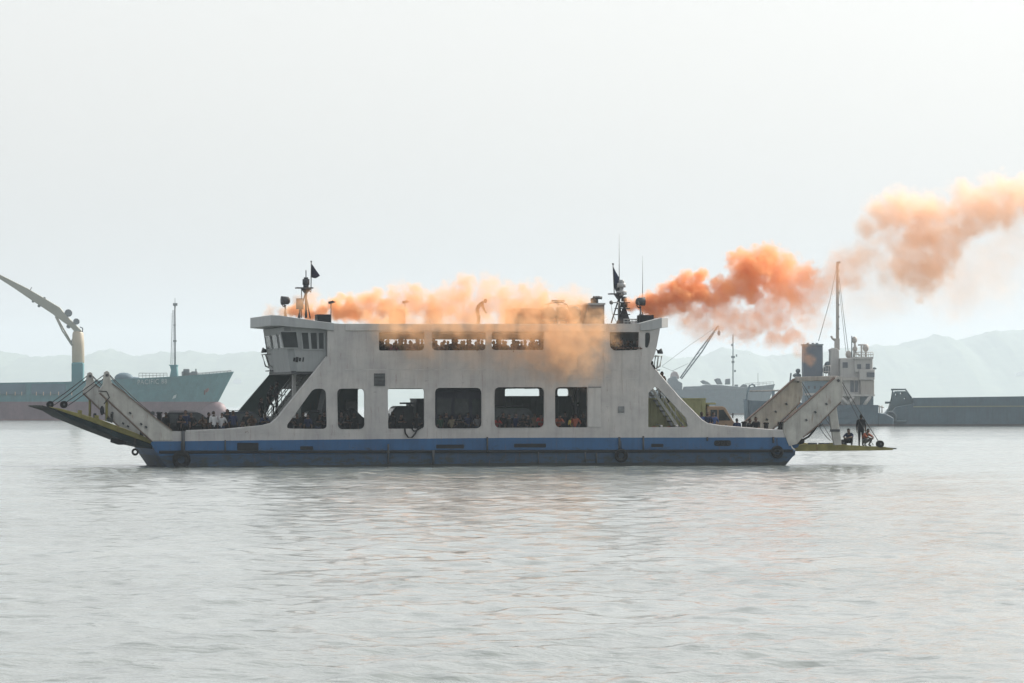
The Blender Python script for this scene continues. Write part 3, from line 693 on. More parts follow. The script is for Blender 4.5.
q=roofpt(301.5,289,4.4); mb=MB(); mb.tube([(q[0],4.4,roofpt(301.5,318,4.4)[2]),q],.025,6); part(mb,'stay_pole',M['dsteel'],r1)
r2,b2,t2=mast(619,3.2,323,280,294,1,0)
whip(619.2,300,234,3.2,.03)
whip(642.6,318,256,3.6,.03)
p0=roofpt(614.3,294,3.2); p1=roofpt(613.0,264,3.2)
mb=MB(); mb.tube([(t2[0],3.2,t2[2]),(p0[0],3.2,p0[2]),p1],.03,6); mb.ball(p1,.06); part(mb,'flagpole',M['dsteel'],r2)
q=roofpt(621.5,283,3.0); mb=MB(); mb.cyl((q[0],3.0,q[2]-.25),(q[0],3.0,q[2]+.0),.24,12); mb.cyl((q[0],3,q[2]),(q[0],3,q[2]+.18),.15,12); mb.cyl((q[0],3,q[2]-.7),(q[0],3,q[2]-.25),.12,10); mb.cyl((q[0],3,q[2]-.55),(q[0],3,q[2]-.45),.3,12); part(mb,'radar_dome',M['visor'],r2)
for py,rr_ in ((299,.16),(305,.2),(311,.13)):
    q=roofpt(624,py,3.2); mb=MB(); mb.cyl((q[0],3.2,q[2]-.14),(q[0],3.2,q[2]+.14),rr_,10); mb.box((q[0]-.1,3.2,q[2]-.2),(.8,.5,.05)); part(mb,'lantern',M['dsteel'],r2)
q=roofpt(624.3,321,3.2); mb=MB(); mb.cyl(q,(q[0],3.2,roofpt(624.3,297,3.2)[2]),.05,6); mb.prism([(q[0]-.5,q[2]-.2),(q[0]+.4,q[2]-.2),(q[0]+.05,q[2]+.8),(q[0]-.05,q[2]+.8)],3.15,3.25); part(mb,'lantern_post',M['dsteel'],r2)
q=roofpt(611.3,302.5,2.2); mb=MB(); mb.ball(q,.12,sc_=(1,1,1)); mb.cyl((q[0]+.42,2.2,roofpt(611,323,2.2)[2]),(q[0]+.42,2.2,q[2]),.02,6); mb.tube([q,(q[0]+.42,2.2,q[2])],.02,6); mb.tube([(q[0],2.2,q[2]),(q[0]+.05,2.2,q[2]-.6),(q[0]+.3,2.2,q[2]-1.1)],.015,5); part(mb,'deck_lamp',M['steel'])
# roof rails near the right mast
mb=MB()
for py in (319.2,321.8): a=roofpt(623.5,py,1.5); b=roofpt(640,py,1.5); mb.tube([a,b],.035,6)
for px in range(624,641,4): a=roofpt(px,324,1.5); b=roofpt(px,319.2,1.5); mb.tube([a,b],.025,6)
part(mb,'roof_rail',M['rail'])
# nameboards (dark boxes)
for x0,x1,y0,y1,v in ((317.3,331,314.3,322.5,1.0),(640.5,654,315,322,.8)):
    a=L(x0,y1,v); b=L(x1,y0,v); mb=MB(); mb.bb((a[0],v,a[2]-.1),(b[0],v+.9,b[2])); part(mb,'locker',M['black'],bevel=.03)
# funnel
for v0,v1 in ((1.2,2.6),(6.4,7.8)):
    fp=P2([(583,325),(589,304),(604.7,304),(604.7,325)],1.2); mb=MB(); mb.prism(fp,v0,v1); fu=part(mb,'funnel',M['funnel'],bevel=.06)
    fp=P2([(587.5,304.8),(589,303),(605.2,303),(605.2,304.8)],1.2); mb=MB(); mb.prism(fp,v0-.05,v1+.05); part(mb,'funnel_rim',M['visor'],fu)
    for dx in (0,3.2,6):
        a=roofpt(592+dx*.8,303.2,v0+.6); mb=MB(); mb.tube([a,(a[0],a[1],a[2]+.25),(a[0]+.08,a[1],a[2]+.33),(a[0]+.3,a[1],a[2]+.3)],.085,8); part(mb,'exhaust_pipe',M['dsteel'],fu)
    mb=MB(); a=L(588,315,v0); b=L(602,308,v0)
    for i in range(6): mb.box(((a[0]+b[0])/2,v0-.02,a[2]+(b[2]-a[2])*(i+.5)/6),(b[0]-a[0],.04,.03))
    part(mb,'louvre',M['dsteel'],fu)
# deck house and life raft canisters half hidden by smoke
a=L(514,324.5,3.4); b=L(556,308.5,3.4); mb=MB(); mb.bb((a[0],3,a[2]),(b[0],6,b[2])); part(mb,'roof_house',M['funnel'],bevel=.08)
for k,px in enumerate((549,561,573)):
    q=roofpt(px,313,1.8); mb=MB()
    mb.tube([(q[0],1.2,q[2]),(q[0],1.28,q[2]),(q[0],2.5,q[2]),(q[0],2.58,q[2])],[.2,.36,.36,.2],16); c_=part(mb,'life_raft_canister',M['raft'])
    mb=MB(); mb.box((q[0],1.9,q[2]-.42),(.6,1.1,.1)); mb.box((q[0]-.25,1.5,q[2]-.52),(.06,.06,.3)); mb.box((q[0]+.25,1.5,q[2]-.52),(.06,.06,.3)); part(mb,'cradle',M['rail'],c_)
mb=MB()
a=roofpt(547,324,2); 
pts=[roofpt(x,y,2) for x,y in ((546,312),(549,304),(556,302.3),(562,302.3),(567,304.5),(570,312))]
for dv in (0,1.6): mb.tube([(p[0],p[1]+dv,p[2]) for p in pts],.035,6)
for p in pts[1:5]: mb.tube([p,(p[0],p[1]+1.6,p[2])],.03,6)
t_=roofpt(558,300.8,2.8); mb.box(t_,(.75,.12,.09)); mb.cyl((t_[0],2.8,t_[2]-.3),t_,.03,6)
part(mb,'canopy_frame',M['dsteel'])
for px,py,v in ((331,302.3,3),(405,302,4)):     # small lamps above the smoke
    q=roofpt(px,py,v); mb=MB(); mb.box(q,(.28,.2,.14),Matrix.Rotation(R(-12),3,'Y')); mb.box((q[0]+.18,v,q[2]+.02),(.14,.1,.06)); mb.cyl((q[0],v,roofpt(px,324,v)[2]),(q[0],v,q[2]),.025,6); part(mb,'roof_lamp',M['dsteel'])
q=roofpt(397,311,3.5); mb=MB(); mb.bb((q[0]-.35,3.2,ROOF-.03),(q[0]+.4,4.2,q[2]+.1)); part(mb,'roof_vent',M['funnel'],bevel=.1)

# ------------------------------------------------------------ things hanging on the ferry
def fplace(o,u,v,w,rz=0):
    p=FM@Vector((u,v,w)); o.location=p; o.rotation_euler=(0,0,TH+rz); return o
def flag(name,px,py,v,pts,mat,label):
    p=Vector(roofpt(px,py,v)); mb=MB(); n=8; vs=[]
    for (x,z0,z1) in pts:
        for k in range(4): vs.append((x,.05*math.sin(x*9+k),z0+(z1-z0)*k/3))
    m_=len(pts); mb.add(vs,[(i*4+k,i*4+k+1,(i+1)*4+k+1,(i+1)*4+k) for i in range(m_-1) for k in range(3)],smooth=True)
    o=mb.build('flag',mat); s=o.modifiers.new('thick','SOLIDIFY'); s.thickness=.012
    fplace(o,*p); tag(o,label,'flag'); return o
flag('flag',311.2,264,4.4,[(0.03,-.75,0.0),(.12,-.78,-.12),(.24,-.8,-.3),(.36,-.75,-.45),(.48,-.66,-.6)],M['flagd'],'dark pennant streaming from the pole above the wheelhouse with the stairs below it')
flag('flag',613.2,267,3.2,[(.02,-.95,0),(.0,-.95,-.05) if False else (.10,-1.25,-.2),(.22,-1.5,-.4),(.34,-1.7,-.62),(.44,-1.45,-.85)],M['flag'],'drooping navy flag hung from the mast beside the whip antenna and funnel')
def tyre(px,py,r,label,v=-.2):
    a=L(px,py,0); mb=MB(); mb.torus((0,0,0),r*.72,r*.3,n=24,k=10); o=mb.build('tyre_fender',M['dark']); fplace(o,a[0],v,a[2]); tag(o,label,'tyre fender','tyre fenders hung on the hull')
    mb=MB(); mb.tube([(0,0,r*.8),(0,.1,r*.8+.5)],.02,5); mb.build('rope',M['wire'],o)
tyre(776.3,452,.36,'black tyre fender hanging below the two bollards at the pointed hull corner')
tyre(181,459.5,.5,'large black tyre fender on the hull beneath the raised ramp arm')
tyre(620.5,455.5,.38,'faint tyre fender low on the blue hull below the small square hatch')
tyre(136,452,.2,'small tyre fender tucked under the hinge of the raised ramp',.4)
a=L(410,429,0); mb=MB(); mb.tube([(-.3,.02,.03),(-.27,-.08,-.25),(-.12,-.1,-.46),(.1,-.1,-.46),(.27,-.1,-.25),(.38,-.08,-.05),(.5,.0,.08)],.045,8); mb.tube([(.1,.0,.03),(.2,-.09,-.12),(.35,-.1,-.08),(.5,-.08,.02),(.7,.05,.1)],.045,8)
o=mb.build('hose',M['dark']); fplace(o,a[0],-.02,a[2]); tag(o,'black rubber hose looped over the sill of a car deck opening','hose')
a=L(121,443,0); mb=MB(); mb.tube([(-.45,0,.1),(0,0,0),(.4,0,-.06)],[.12,.17,.1],10); o=mb.build('rubber_fender',M['dark']); fplace(o,a[0],1.0,a[2]+.05); tag(o,'black sausage shaped rubber fender under the raised ramp plate','fender')

# ------------------------------------------------------------ vehicles on the car deck
def wheel(parent,x,y,r=.32,w=.22):
    mb=MB(); mb.torus((x,y,r),r*.74,r*.26,n=20,k=8,sq=(w/2)/(r*.26)); o=mb.build('wheel',M['dark'],parent)
    mb=MB(); mb.cyl((x,y-w*.42,r),(x,y+w*.42,r),r*.6,14); mb.cyl((x,y-w*.48,r),(x,y+w*.48,r),r*.15,8); mb.build('rim',M['rim'],o)
def car(name,length,paint,label,cat,height=1.7,group=None):
    """faces +x; local origin under its middle"""
    r=empty(name,label=label,cat=cat,group=group); h=length/2; W_=.84
    mb=MB()
    secs=[(-h,.45,.78,.9),(-h+.08,.35,.95,.97),(-h+.5,.3,1.0,1),(h-1.3,.3,1.02,1),(h-.35,.3,.92,.97),(h-.05,.38,.75,.88),(h,.45,.62,.84)]
    mb.loft([[(x,-W_*w,z0),(x,-W_*w,z1-.12),(x,-W_*w*.93,z1),(x,W_*w*.93,z1),(x,W_*w,z1-.12),(x,W_*w,z0)] for x,z0,z1,w in secs],smooth=False)
    mb.build('body',paint,r,bevel=.04)
    mb=MB(); x0,x1=-h+.08,h-1.15
    bot=[(x0,1.0),(x1,1.0)]; top=[(x0+.25,height),(x1-.75,height)]
    mb.loft([[(x0,-W_*.93,.98),(x1,-W_*.93,.98),(x1,W_*.93,.98),(x0,W_*.93,.98)],[(x0+.22,-W_*.76,height-.05),(x1-.75,-W_*.76,height-.05),(x1-.75,W_*.76,height-.05),(x0+.22,W_*.76,height-.05)],[(x0+.32,-W_*.68,height),(x1-.9,-W_*.68,height),(x1-.9,W_*.68,height),(x0+.32,W_*.68,height)]])
    mb.build('cabin',paint,r,bevel=.04)
    def pane(pts,nm='window'):
        mb=MB(); P_=[Vector(p) for p in pts]; n_=(P_[1]-P_[0]).cross(P_[3]-P_[0]).normalized()
        c_=sum(P_,Vector())/4
        if n_.dot(c_-Vector(((x0+x1)/2,0,1.3)))<0: n_=-n_
        mb.add([p+n_*.004 for p in P_]+[p+n_*.02 for p in P_],[(0,1,2,3),(4,5,6,7),(0,1,5,4),(1,2,6,5),(2,3,7,6),(3,0,4,7)]); mb.build(nm,M['glass'],r)
    zt=height-.05; z0=1.04; z1=zt-.06
    def sd_(x,z,s): # point on the cabin side
        t=(z-.98)/(zt-.98); return (x,s*W_*(.93-.17*t),z)
    for s in (-1,1):
        xa=x0+.16; xm1=(x0+x1)/2-.55; xm2=(x0+x1)/2+.1
        pane([sd_(xa+.05,z0,s),sd_(xm1-.05,z0,s),sd_(xm1-.05,z1,s),sd_(xa+.2,z1,s)])
        pane([sd_(xm1+.03,z0,s),sd_(xm2-.04,z0,s),sd_(xm2-.04,z1,s),sd_(xm1+.03,z1,s)])
        pane([sd_(xm2+.04,z0,s),sd_(x1-.12,z0,s),sd_(x1-.72,z1,s),sd_(xm2+.04,z1,s)])
        mb=MB(); mb.tube([(x0+.45,s*.55,height+.05),(x1-1.0,s*.55,height+.05)],.02,6); mb.build('roof_rail',M['dsteel'],r)
        mb=MB(); mb.ball((h-.12,s*.6,.72),.1,sc_=(.8,1.5,.8)); mb.build('headlight',M['lens'],r)
        mb=MB(); mb.box((-h+.06,s*.68,.85),(.08,.14,.28)); mb.build('tail_light',M['red'],r)
        mb=MB(); mb.box((x1-.5,s*.9,1.08),(.1,.16,.12)); mb.build('mirror',paint,r)
    def fr(t,s): return (x1-.75*t,s*W_*(.88-.17*t),.98+(zt-.98)*t)
    pane([fr(.08,-1),fr(.08,1),fr(.92,1),fr(.92,-1)],'windscreen')
    def bk(t,s): return (x0+.22*t,s*W_*(.86-.17*t),.98+(zt-.98)*t)
    pane([bk(.12,-1),bk(.12,1),bk(.88,1),bk(.88,-1)],'rear_window')
    for x in (-h+.75,h-.8):
        for s in (-1,1): wheel(r,x,s*.74)
    return r
c1=car('parked_car',4.0,M['carblack'],'black station car behind the bulwark beside the raised ramp arm','car',1.66); fplace(c1,U(197,1.9),1.95,DECK)
c2=car('parked_car',3.9,M['carblue'],'dark blue car parked ahead of the black one near the foot of the stairs','car',1.68); fplace(c2,U(252,3.6),3.6,DECK)
c3=car('minivan',4.3,M['cargreen'],'dark green minivan on the car deck seen through the opening below the raft canisters','minivan',1.95); fplace(c3,U(521,2.8),2.8,DECK)
c4=car('parked_car',4.2,M['carblack'],'black car with sloping bonnet in the covered deck behind the narrow opening','car',1.7); fplace(c4,U(338,4),4.0,DECK)
def truck(label,box_len,box_h,cab_len,boxm,cabm,name='truck',cab_h=2.0,box_w=2.0):
    r=empty(name,label=label,cat='truck'); W_=box_w/2
    mb=MB(); mb.bb((-box_len,-W_,.75),(-.12,W_,box_h)); mb.build('cargo_box',boxm,r,bevel=.03)
    for s in (-1,1):
        mb=MB()
        for i in range(int(box_len/.42)):
            x=-box_len+.2+i*.42
            mb.bb((x-.03,s*W_-.03 if s<0 else W_+.002,.8),(x+.03,-W_-.002 if s<0 else W_+.035,box_h-.1))
        mb.build('box_ribs',boxm,r)
    mb=MB(); mb.bb((-box_len,-W_-.04,box_h-.02),(-.1,W_+.04,box_h+.06)); mb.build('box_rim',boxm,r)
    mb=MB(); mb.bb((-box_len+.1,-.4,.5),(cab_len-.1,.4,.72)); mb.build('chassis',M['dsteel'],r)
    c=cab_len; w=.86
    prof=[(0,.5),(0,cab_h-.08),(.12,cab_h),(c*.55,cab_h),(c*.66,cab_h-.08),(c*.92,1.2),(c,1.05),(c,.5)]
    mb=MB(); mb.prism(prof,-w,w); mb.build('cab',cabm,r,bevel=.05)
    for s in (-1,1):
        y0,y1=(-w-.02,-w-.004) if s<0 else (w+.004,w+.02)
        mb=MB(); mb.prism([(c*.12,1.18),(c*.12,cab_h-.2),(c*.36,cab_h-.2),(c*.36,1.18)],y0,y1); mb.build('window',M['lens'] if 0 else M['glass'],r)
        mb=MB(); mb.prism([(c*.41,1.18),(c*.41,cab_h-.2),(c*.58,cab_h-.2),(c*.84,1.18)],y0,y1); mb.build('window',M['glass'],r)
        mb=MB(); mb.prism([(c*.08,.6),(c*.08,cab_h-.12),(c*.60,cab_h-.12),(c*.86,1.1),(c*.86,.6)],(y0+y1)/2-.006,(y0+y1)/2-.002); 
        mb=MB(); mb.ball((c-.02,s*.62,.8),.1,sc_=(.6,1.3,1)); mb.build('headlight',M['lens'],r)
        mb=MB(); mb.box((c*.9,s*(w+.12),1.45),(.05,.14,.28)); mb.tube([(c*.86,s*w,1.5),(c*.9,s*(w+.1),1.5)],.015,5); mb.build('mirror',M['dsteel'],r)
    a=Vector((c*.66,0,cab_h-.08)); b=Vector((c*.92,0,1.2)); d=(b-a); n_=Vector((-d.z,0,d.x)).normalized()
    if n_.x<0: n_=-n_
    q=[a.lerp(b,.1)+n_*.004,a.lerp(b,.92)+n_*.004]
    mb=MB(); vs=[(p+n_*e+Vector((0,s,0))) for e in (0,.015) for p,s in ((q[0],-.74),(q[0],.74),(q[1],.74),(q[1],-.74))]
    mb.add(vs,[(0,1,2,3),(4,5,6,7),(0,1,5,4),(1,2,6,5),(2,3,7,6),(3,0,4,7)]); mb.build('windscreen',M['glass'],r)
    mb=MB(); mb.bb((c-.02,-.5,.62),(c+.03,.5,.95)); mb.build('grille',M['dsteel'],r)
    mb=MB(); mb.bb((-.02,-.6,cab_h+.1),(c*.35,.6,cab_h+.2)); mb.bb((.1,-.5,cab_h),(.2,.5,cab_h+.1)); mb.build('roof_rack',boxm,r)
    for x in (-box_len+.7,cab_len-.55):
        for s in (-1,1): wheel(r,x,s*.78,.4,.26)
    return r
t1_=truck('olive box truck with a tan cab on the open deck below the wheelhouse slope',3.9,2.38,1.62,M['truckbox'],M['cabpaint'],'box_truck',1.98); fplace(t1_,U(704,2.8),2.9,DECK)
t2_=truck('dark truck with a tall cargo box seen against the light through the square opening',4.4,2.36,1.6,M['busnavy'],M['carblack'],'cargo_truck',2.0); fplace(t2_,U(411.5,4.8),4.9,DECK,math.pi)
t2_.scale=(-1,1,1) if False else (1,1,1)
def bus(label):
    r=empty('bus',label=label,cat='bus'); mb=MB(); mb.bb((-3.4,-1.15,.45),(0,1.15,2.98)); mb.build('body',M['busnavy'],r,bevel=.12)
    for s in (-1,1):
        for i in range(3):
            x=-3.2+i*1.0; y0,y1=(-1.17,-1.154) if s<0 else (1.154,1.17)
            mb=MB(); mb.prism(rounded([(x,1.5),(x,2.4),(x+.8,2.4),(x+.8,1.5)],.08),y0,y1); mb.build('window',M['glass'],r)
    for x in (-2.7,-.8):
        for s in (-1,1): wheel(r,x,s*1.0,.45,.28)
    mb=MB(); mb.bb((.004,-.95,1.4),(.02,.95,2.5)); mb.build('windscreen',M['glass'],r)
    for s in (-1,1): mb=MB(); mb.ball((0,s*.8,.8),.1); mb.build('headlight',M['lens'],r)
    return r
b_=bus('navy blue bus filling the dark opening in the middle of the car deck'); fplace(b_,U(489,1.9)+.1,2.3,DECK)
t3_=truck('dark green truck at the far side of the car deck behind the orange vested passengers',3.6,2.5,1.6,M['cargreen'],M['cargreen'],'cargo_truck',2.0); fplace(t3_,U(571,6),6.2,DECK)
def motorbike(label):
    r=empty('motorcycle',label=label,cat='motorcycle',group='motorcycles parked under the stairs')
    for x in (-.62,.62):
        mb=MB(); mb.torus((x,0,.3),.25,.05); w=mb.build('wheel',M['dark'],r)
        mb=MB()
        for k in range(8): t=math.pi*k/4; mb.tube([(x,0,.3),(x+.22*math.cos(t),0,.3+.22*math.sin(t))],.008,4)
        mb.cyl((x,-.05,.3),(x,.05,.3),.05,8); mb.build('spokes',M['rim'],w)
    mb=MB(); mb.tube([(.62,0,.3),(.45,0,.85)],.035,6); mb.tube([(.42,0,.8),(0,0,.45),(-.62,0,.35)],.035,6); mb.tube([(0,0,.45),(-.3,0,.72)],.03,6); mb.build('frame',M['dsteel'],r)
    mb=MB(); mb.ball((0,0,.42),.17,sc_=(1.1,.7,.9)); mb.build('engine',M['steel'],r)
    mb=MB(); mb.ball((.12,0,.72),.18,sc_=(1.3,.6,.7)); mb.build('tank',M['motored'],r)
    mb=MB(); mb.loft([[(x,-w,z-.04),(x,w,z-.04),(x,w,z),(x,-w,z)] for x,w,z in ((-.72,.06,.82),(-.5,.12,.8),(-.1,.13,.74),(.0,.08,.74))]); mb.build('seat',M['seat'],r)
    mb=MB(); mb.tube([(.36,-.33,.98),(.44,-.1,.95),(.44,.1,.95),(.36,.33,.98)],.018,6); mb.build('handlebar',M['rim'],r)
    mb=MB(); mb.ball((.55,0,.85),.09); mb.build('headlight',M['lens'],r)
    mb=MB(); mb.tube([(.1,-.15,.3),(-.4,-.16,.28),(-.75,-.16,.36)],[.03,.05,.05],8); mb.build('exhaust',M['rim'],r)
    return r
for px,v,rz,lab in ((652,.55,.15,'motorcycle standing at the square end of the triangular opening'),(667,.55,-.1,'middle motorcycle of three behind the triangular opening'),(681,.6,.1,'motorcycle parked at the pointed end of the triangular opening')):
    fplace(motorbike(lab),U(px,v),v,DECK,rz)

# ------------------------------------------------------------ people
def sk(**kw): return kw
def mirror(j,extra):
    return j
BASE=dict(pel=(0,0,.92),spi=(0,0,1.12),che=(0,0,1.33),nec=(0,-.01,1.47),hd0=(0,-.025,1.555),hd1=(0,-.02,1.64),
 shL=(.18,0,1.39),elL=(.23,.02,1.12),wrL=(.24,-.06,.88),haL=(.24,-.08,.80),
 shR=(-.18,0,1.39),elR=(-.23,.02,1.12),wrR=(-.24,-.06,.88),haR=(-.24,-.08,.80),
 hiL=(.095,0,.86),knL=(.10,-.02,.47),anL=(.10,.02,.09),toL=(.12,-.14,.04),
 hiR=(-.095,0,.86),knR=(-.10,-.02,.47),anR=(-.10,.02,.09),toR=(-.12,-.14,.04))
RAD=dict(pel=.145,spi=.132,che=.15,nec=.058,hd0=.088,hd1=.078,sh=.076,el=.052,wr=.034,ha=.038,hi=.1,kn=.068,an=.046,to=.038)
EDG=[('pel','spi'),('spi','che'),('che','nec'),('nec','hd0'),('hd0','hd1')]
for s in 'LR': EDG+=[('che','sh'+s),('sh'+s,'el'+s),('el'+s,'wr'+s),('wr'+s,'ha'+s),('pel','hi'+s),('hi'+s,'kn'+s),('kn'+s,'an'+s),('an'+s,'to'+s)]
POSES=dict(stand={},
 hips=dict(elL=(.33,.06,1.14),wrL=(.2,-.08,1.0),haL=(.15,-.1,.98),elR=(-.26,-.02,1.13),wrR=(-.2,-.2,1.0),haR=(-.16,-.27,1.0)),
 lean=dict(pel=(0,.24,.88),spi=(0,.15,1.07),che=(0,.0,1.22),nec=(0,-.09,1.33),hd0=(0,-.15,1.40),hd1=(0,-.17,1.485),
  shL=(.18,-.02,1.27),elL=(.25,-.2,1.10),wrL=(.1,-.42,1.10),haL=(.03,-.47,1.10),shR=(-.18,-.02,1.27),elR=(-.25,-.2,1.10),wrR=(-.1,-.40,1.12),haR=(-.03,-.46,1.13),
  hiL=(.095,.24,.83),knL=(.1,.12,.46),anL=(.1,.2,.09),toL=(.12,.04,.04),hiR=(-.095,.24,.83),knR=(-.1,.14,.46),anR=(-.1,.24,.09),toR=(-.12,.08,.04)),
 sit=dict(pel=(0,.05,.53),spi=(0,.07,.74),che=(0,.03,.95),nec=(0,0,1.09),hd0=(0,-.03,1.17),hd1=(0,-.035,1.26),shL=(.18,.02,1.01),elL=(.22,-.08,.76),wrL=(.13,-.3,.66),haL=(.1,-.37,.64),shR=(-.18,.02,1.01),elR=(-.22,-.08,.76),wrR=(-.13,-.3,.66),haR=(-.1,-.37,.64),
  hiL=(.1,.0,.52),knL=(.13,-.4,.5),anL=(.12,-.38,.1),toL=(.13,-.54,.05),hiR=(-.1,.0,.52),knR=(-.13,-.4,.5),anR=(-.12,-.38,.1),toR=(-.13,-.54,.05)),
 squat=dict(pel=(0,.16,.25),spi=(0,.14,.44),che=(0,.0,.62),nec=(0,-.08,.74),hd0=(0,-.14,.81),hd1=(0,-.16,.90),shL=(.18,-.02,.67),elL=(.25,-.26,.52),wrL=(.12,-.45,.5),haL=(.06,-.5,.48),shR=(-.18,-.02,.67),elR=(-.25,-.26,.52),wrR=(-.12,-.45,.46),haR=(-.06,-.5,.44),
  hiL=(.1,.12,.26),knL=(.2,-.28,.47),anL=(.15,-.04,.09),toL=(.17,-.2,.04),hiR=(-.1,.12,.26),knR=(-.2,-.28,.45),anR=(-.15,-.04,.09),toR=(-.17,-.2,.04)),
 climb=dict(pel=(0,0,.95),spi=(0,-.02,1.14),che=(0,-.07,1.34),nec=(0,-.12,1.47),hd0=(0,-.16,1.55),hd1=(0,-.17,1.64),shL=(.18,-.06,1.39),shR=(-.18,-.06,1.39),elL=(.27,-.2,1.2),wrL=(.28,-.4,1.1),haL=(.28,-.47,1.1),elR=(-.25,.1,1.14),wrR=(-.26,.0,.92),haR=(-.26,-.03,.84),
  hiL=(.095,0,.89),knL=(.1,-.3,.64),anL=(.1,-.26,.26),toL=(.11,-.4,.2),hiR=(-.095,0,.88),knR=(-.1,.05,.48),anR=(-.1,.25,.12),toR=(-.12,.12,.04)),
 bend=dict(pel=(0,.14,.9),spi=(0,.06,1.1),che=(0,-.1,1.25),nec=(0,-.22,1.33),hd0=(0,-.3,1.36),hd1=(0,-.36,1.42),shL=(.17,-.14,1.29),elL=(.2,-.2,1.02),wrL=(.14,-.32,.82),haL=(.12,-.36,.75),shR=(-.17,-.14,1.29),elR=(-.2,-.18,1.02),wrR=(-.16,-.3,.82),haR=(-.14,-.34,.75),
  hiL=(.095,.14,.85),knL=(.1,.06,.46),anL=(.1,.12,.09),toL=(.12,-.04,.04),hiR=(-.095,.14,.85),knR=(-.12,.02,.46),anR=(-.12,.06,.09),toR=(-.14,-.1,.04)),
 lookout=dict(elL=(.34,-.14,1.3),wrL=(.2,-.24,1.5),haL=(.12,-.25,1.56)),
)
def person_mesh(pose):
    j=dict(BASE); j.update(POSES[pose]); names=list(j); idx={k:i for i,k in enumerate(names)}
    me=bpy.data.meshes.new('skeleton'); me.from_pydata([j[k] for k in names],[(idx[a],idx[b]) for a,b in EDG],[])
    ob=bpy.data.objects.new('skeleton',me); COL.objects.link(ob)
    md=ob.modifiers.new('skin','SKIN'); md.use_smooth_shade=True
    if not me.skin_vertices: raise RuntimeError('no skin layer')
    for k,i in idx.items():
        sv=me.skin_vertices[0].data[i]; r=RAD.get(k,RAD.get(k[:2])); 
        sv.radius=(r*(1.25 if k in('che','pel','spi') else 1),r*(.85 if k in('che','pel','spi') else 1)); sv.use_root=(k=='pel')
    ss=ob.modifiers.new('sub','SUBSURF'); ss.levels=1; ss.render_levels=1
    dg=bpy.context.evaluated_depsgraph_get(); dg.update()
    out=bpy.data.meshes.new_from_object(ob.evaluated_get(dg)); bpy.data.objects.remove(ob)
    V_={k:Vector(p) for k,p in j.items()}
    # face direction
    mb=MB(); mb.v=[tuple(v.co) for v in out.vertices]; mb.f=[list(p.vertices) for p in out.polygons]
    def seg(p,a,b):
        ab=b-a; t=max(0,min(1,(p-a).dot(ab)/ab.length_squared)); return (p-(a+ab*t)).length
    zone={}
    for a,b in EDG:
        if a in('nec','hd0') or b in('nec',): z=0
        elif a[:2] in('el','wr'): z=0
        elif a in('pel',) and b=='spi' or a=='spi' or a=='che' or a[:2]=='sh': z=1
        elif a[:2]=='an': z=3
        else: z=2
        zone[(a,b)]=z
    for f in mb.f:
        c=sum((Vector(mb.v[i]) for i in f),Vector())/len(f)
        e=min(EDG,key=lambda e:seg(c,V_[e[0]],V_[e[1]])-RAD.get(e[0],RAD.get(e[0][:2]))*.5)
        z=zone[e]
        if e==('che','nec') and (c-V_['nec']).length>.09: z=1
        mb.m.append(z); mb.sm.append(True)
    # head: nose, ears, eyes; fingers
    hc=V_['hd0'].lerp(V_['hd1'],.45); up=(V_['hd1']-V_['hd0']).normalized(); fw=(Vector((0,-1,0))-up*Vector((0,-1,0)).dot(up)).normalized(); sdv=fw.cross(up)
    mb.ball(hc+up*.005,.098,12,8,sc_=(.82,.98,1.18),mi=0)
    mb.ball(hc+fw*.1-up*.012,.018,6,5,mi=0); 
    for s in (-1,1): mb.ball(hc+sdv*s*.082-up*.005,.024,6,5,mi=0,sc_=(.5,.9,1.2)); mb.ball(hc+fw*.088+sdv*s*.032+up*.015,.011,6,5,mi=3)
    mb.ball(hc+fw*.088-up*.052,.02,6,5,mi=3,sc_=(1.1,.4,.35))
    for s in 'LR':
        h=V_['ha'+s]; d=(h-V_['wr'+s]).normalized(); sx=1 if s=='L' else -1
        a=d.cross(Vector((sx,0,0))); 
        if a.length<.2: a=d.cross(Vector((0,0,1)))
        a.normalize(); b=d.cross(a).normalized()
        for k,(ln,off) in enumerate(((.07,-.024),(.08,-.008),(.075,.009),(.058,.025))):
            p=h+a*off+d*.015; mb.tube([p,p+d*ln*.5+b*.004,p+d*ln*.8+b*.022*sx],[.009,.0085,.006],6,mi=0)
        p=h-a*.03-d*.01; mb.tube([p,p-a*.03+d*.025,p-a*.03+d*.055+b*.01],[.011,.01,.007],6,mi=0)
    body=mb.mesh('person_'+pose,[M['skin'],SH['grey'],SH['denim'],M['shoe']])
    hb=MB(); n,m_=12,6; vs=[]
    for i in range(m_+1):
        th=math.radians(100)*i/m_
        for k in range(n):
            ph=2*math.pi*k/n; f_=math.cos(ph)
            t2=th*(.62 if f_>.3 else (.85 if f_>-.2 else 1.15))
            p=hc+up*(.012+.122*math.cos(t2))+(-(-fw)*math.cos(ph)+sdv*math.sin(ph))*.094*math.sin(t2)+ (-fw)*.006
            vs.append(p)
    hb.add(vs,[(i*n+k,i*n+(k+1)%n,(i+1)*n+(k+1)%n,(i+1)*n+k) for i in range(m_) for k in range(n)],smooth=True)
    hair=hb.mesh('hair_'+pose,M['hair'])
    bpy.data.meshes.remove(out); return body,hair
PM={k:person_mesh(k) for k in POSES}
SKINS=[M['skin'],pmat('dark_brown_skin',(.055,.032,.022),.55,0,.12,8)]
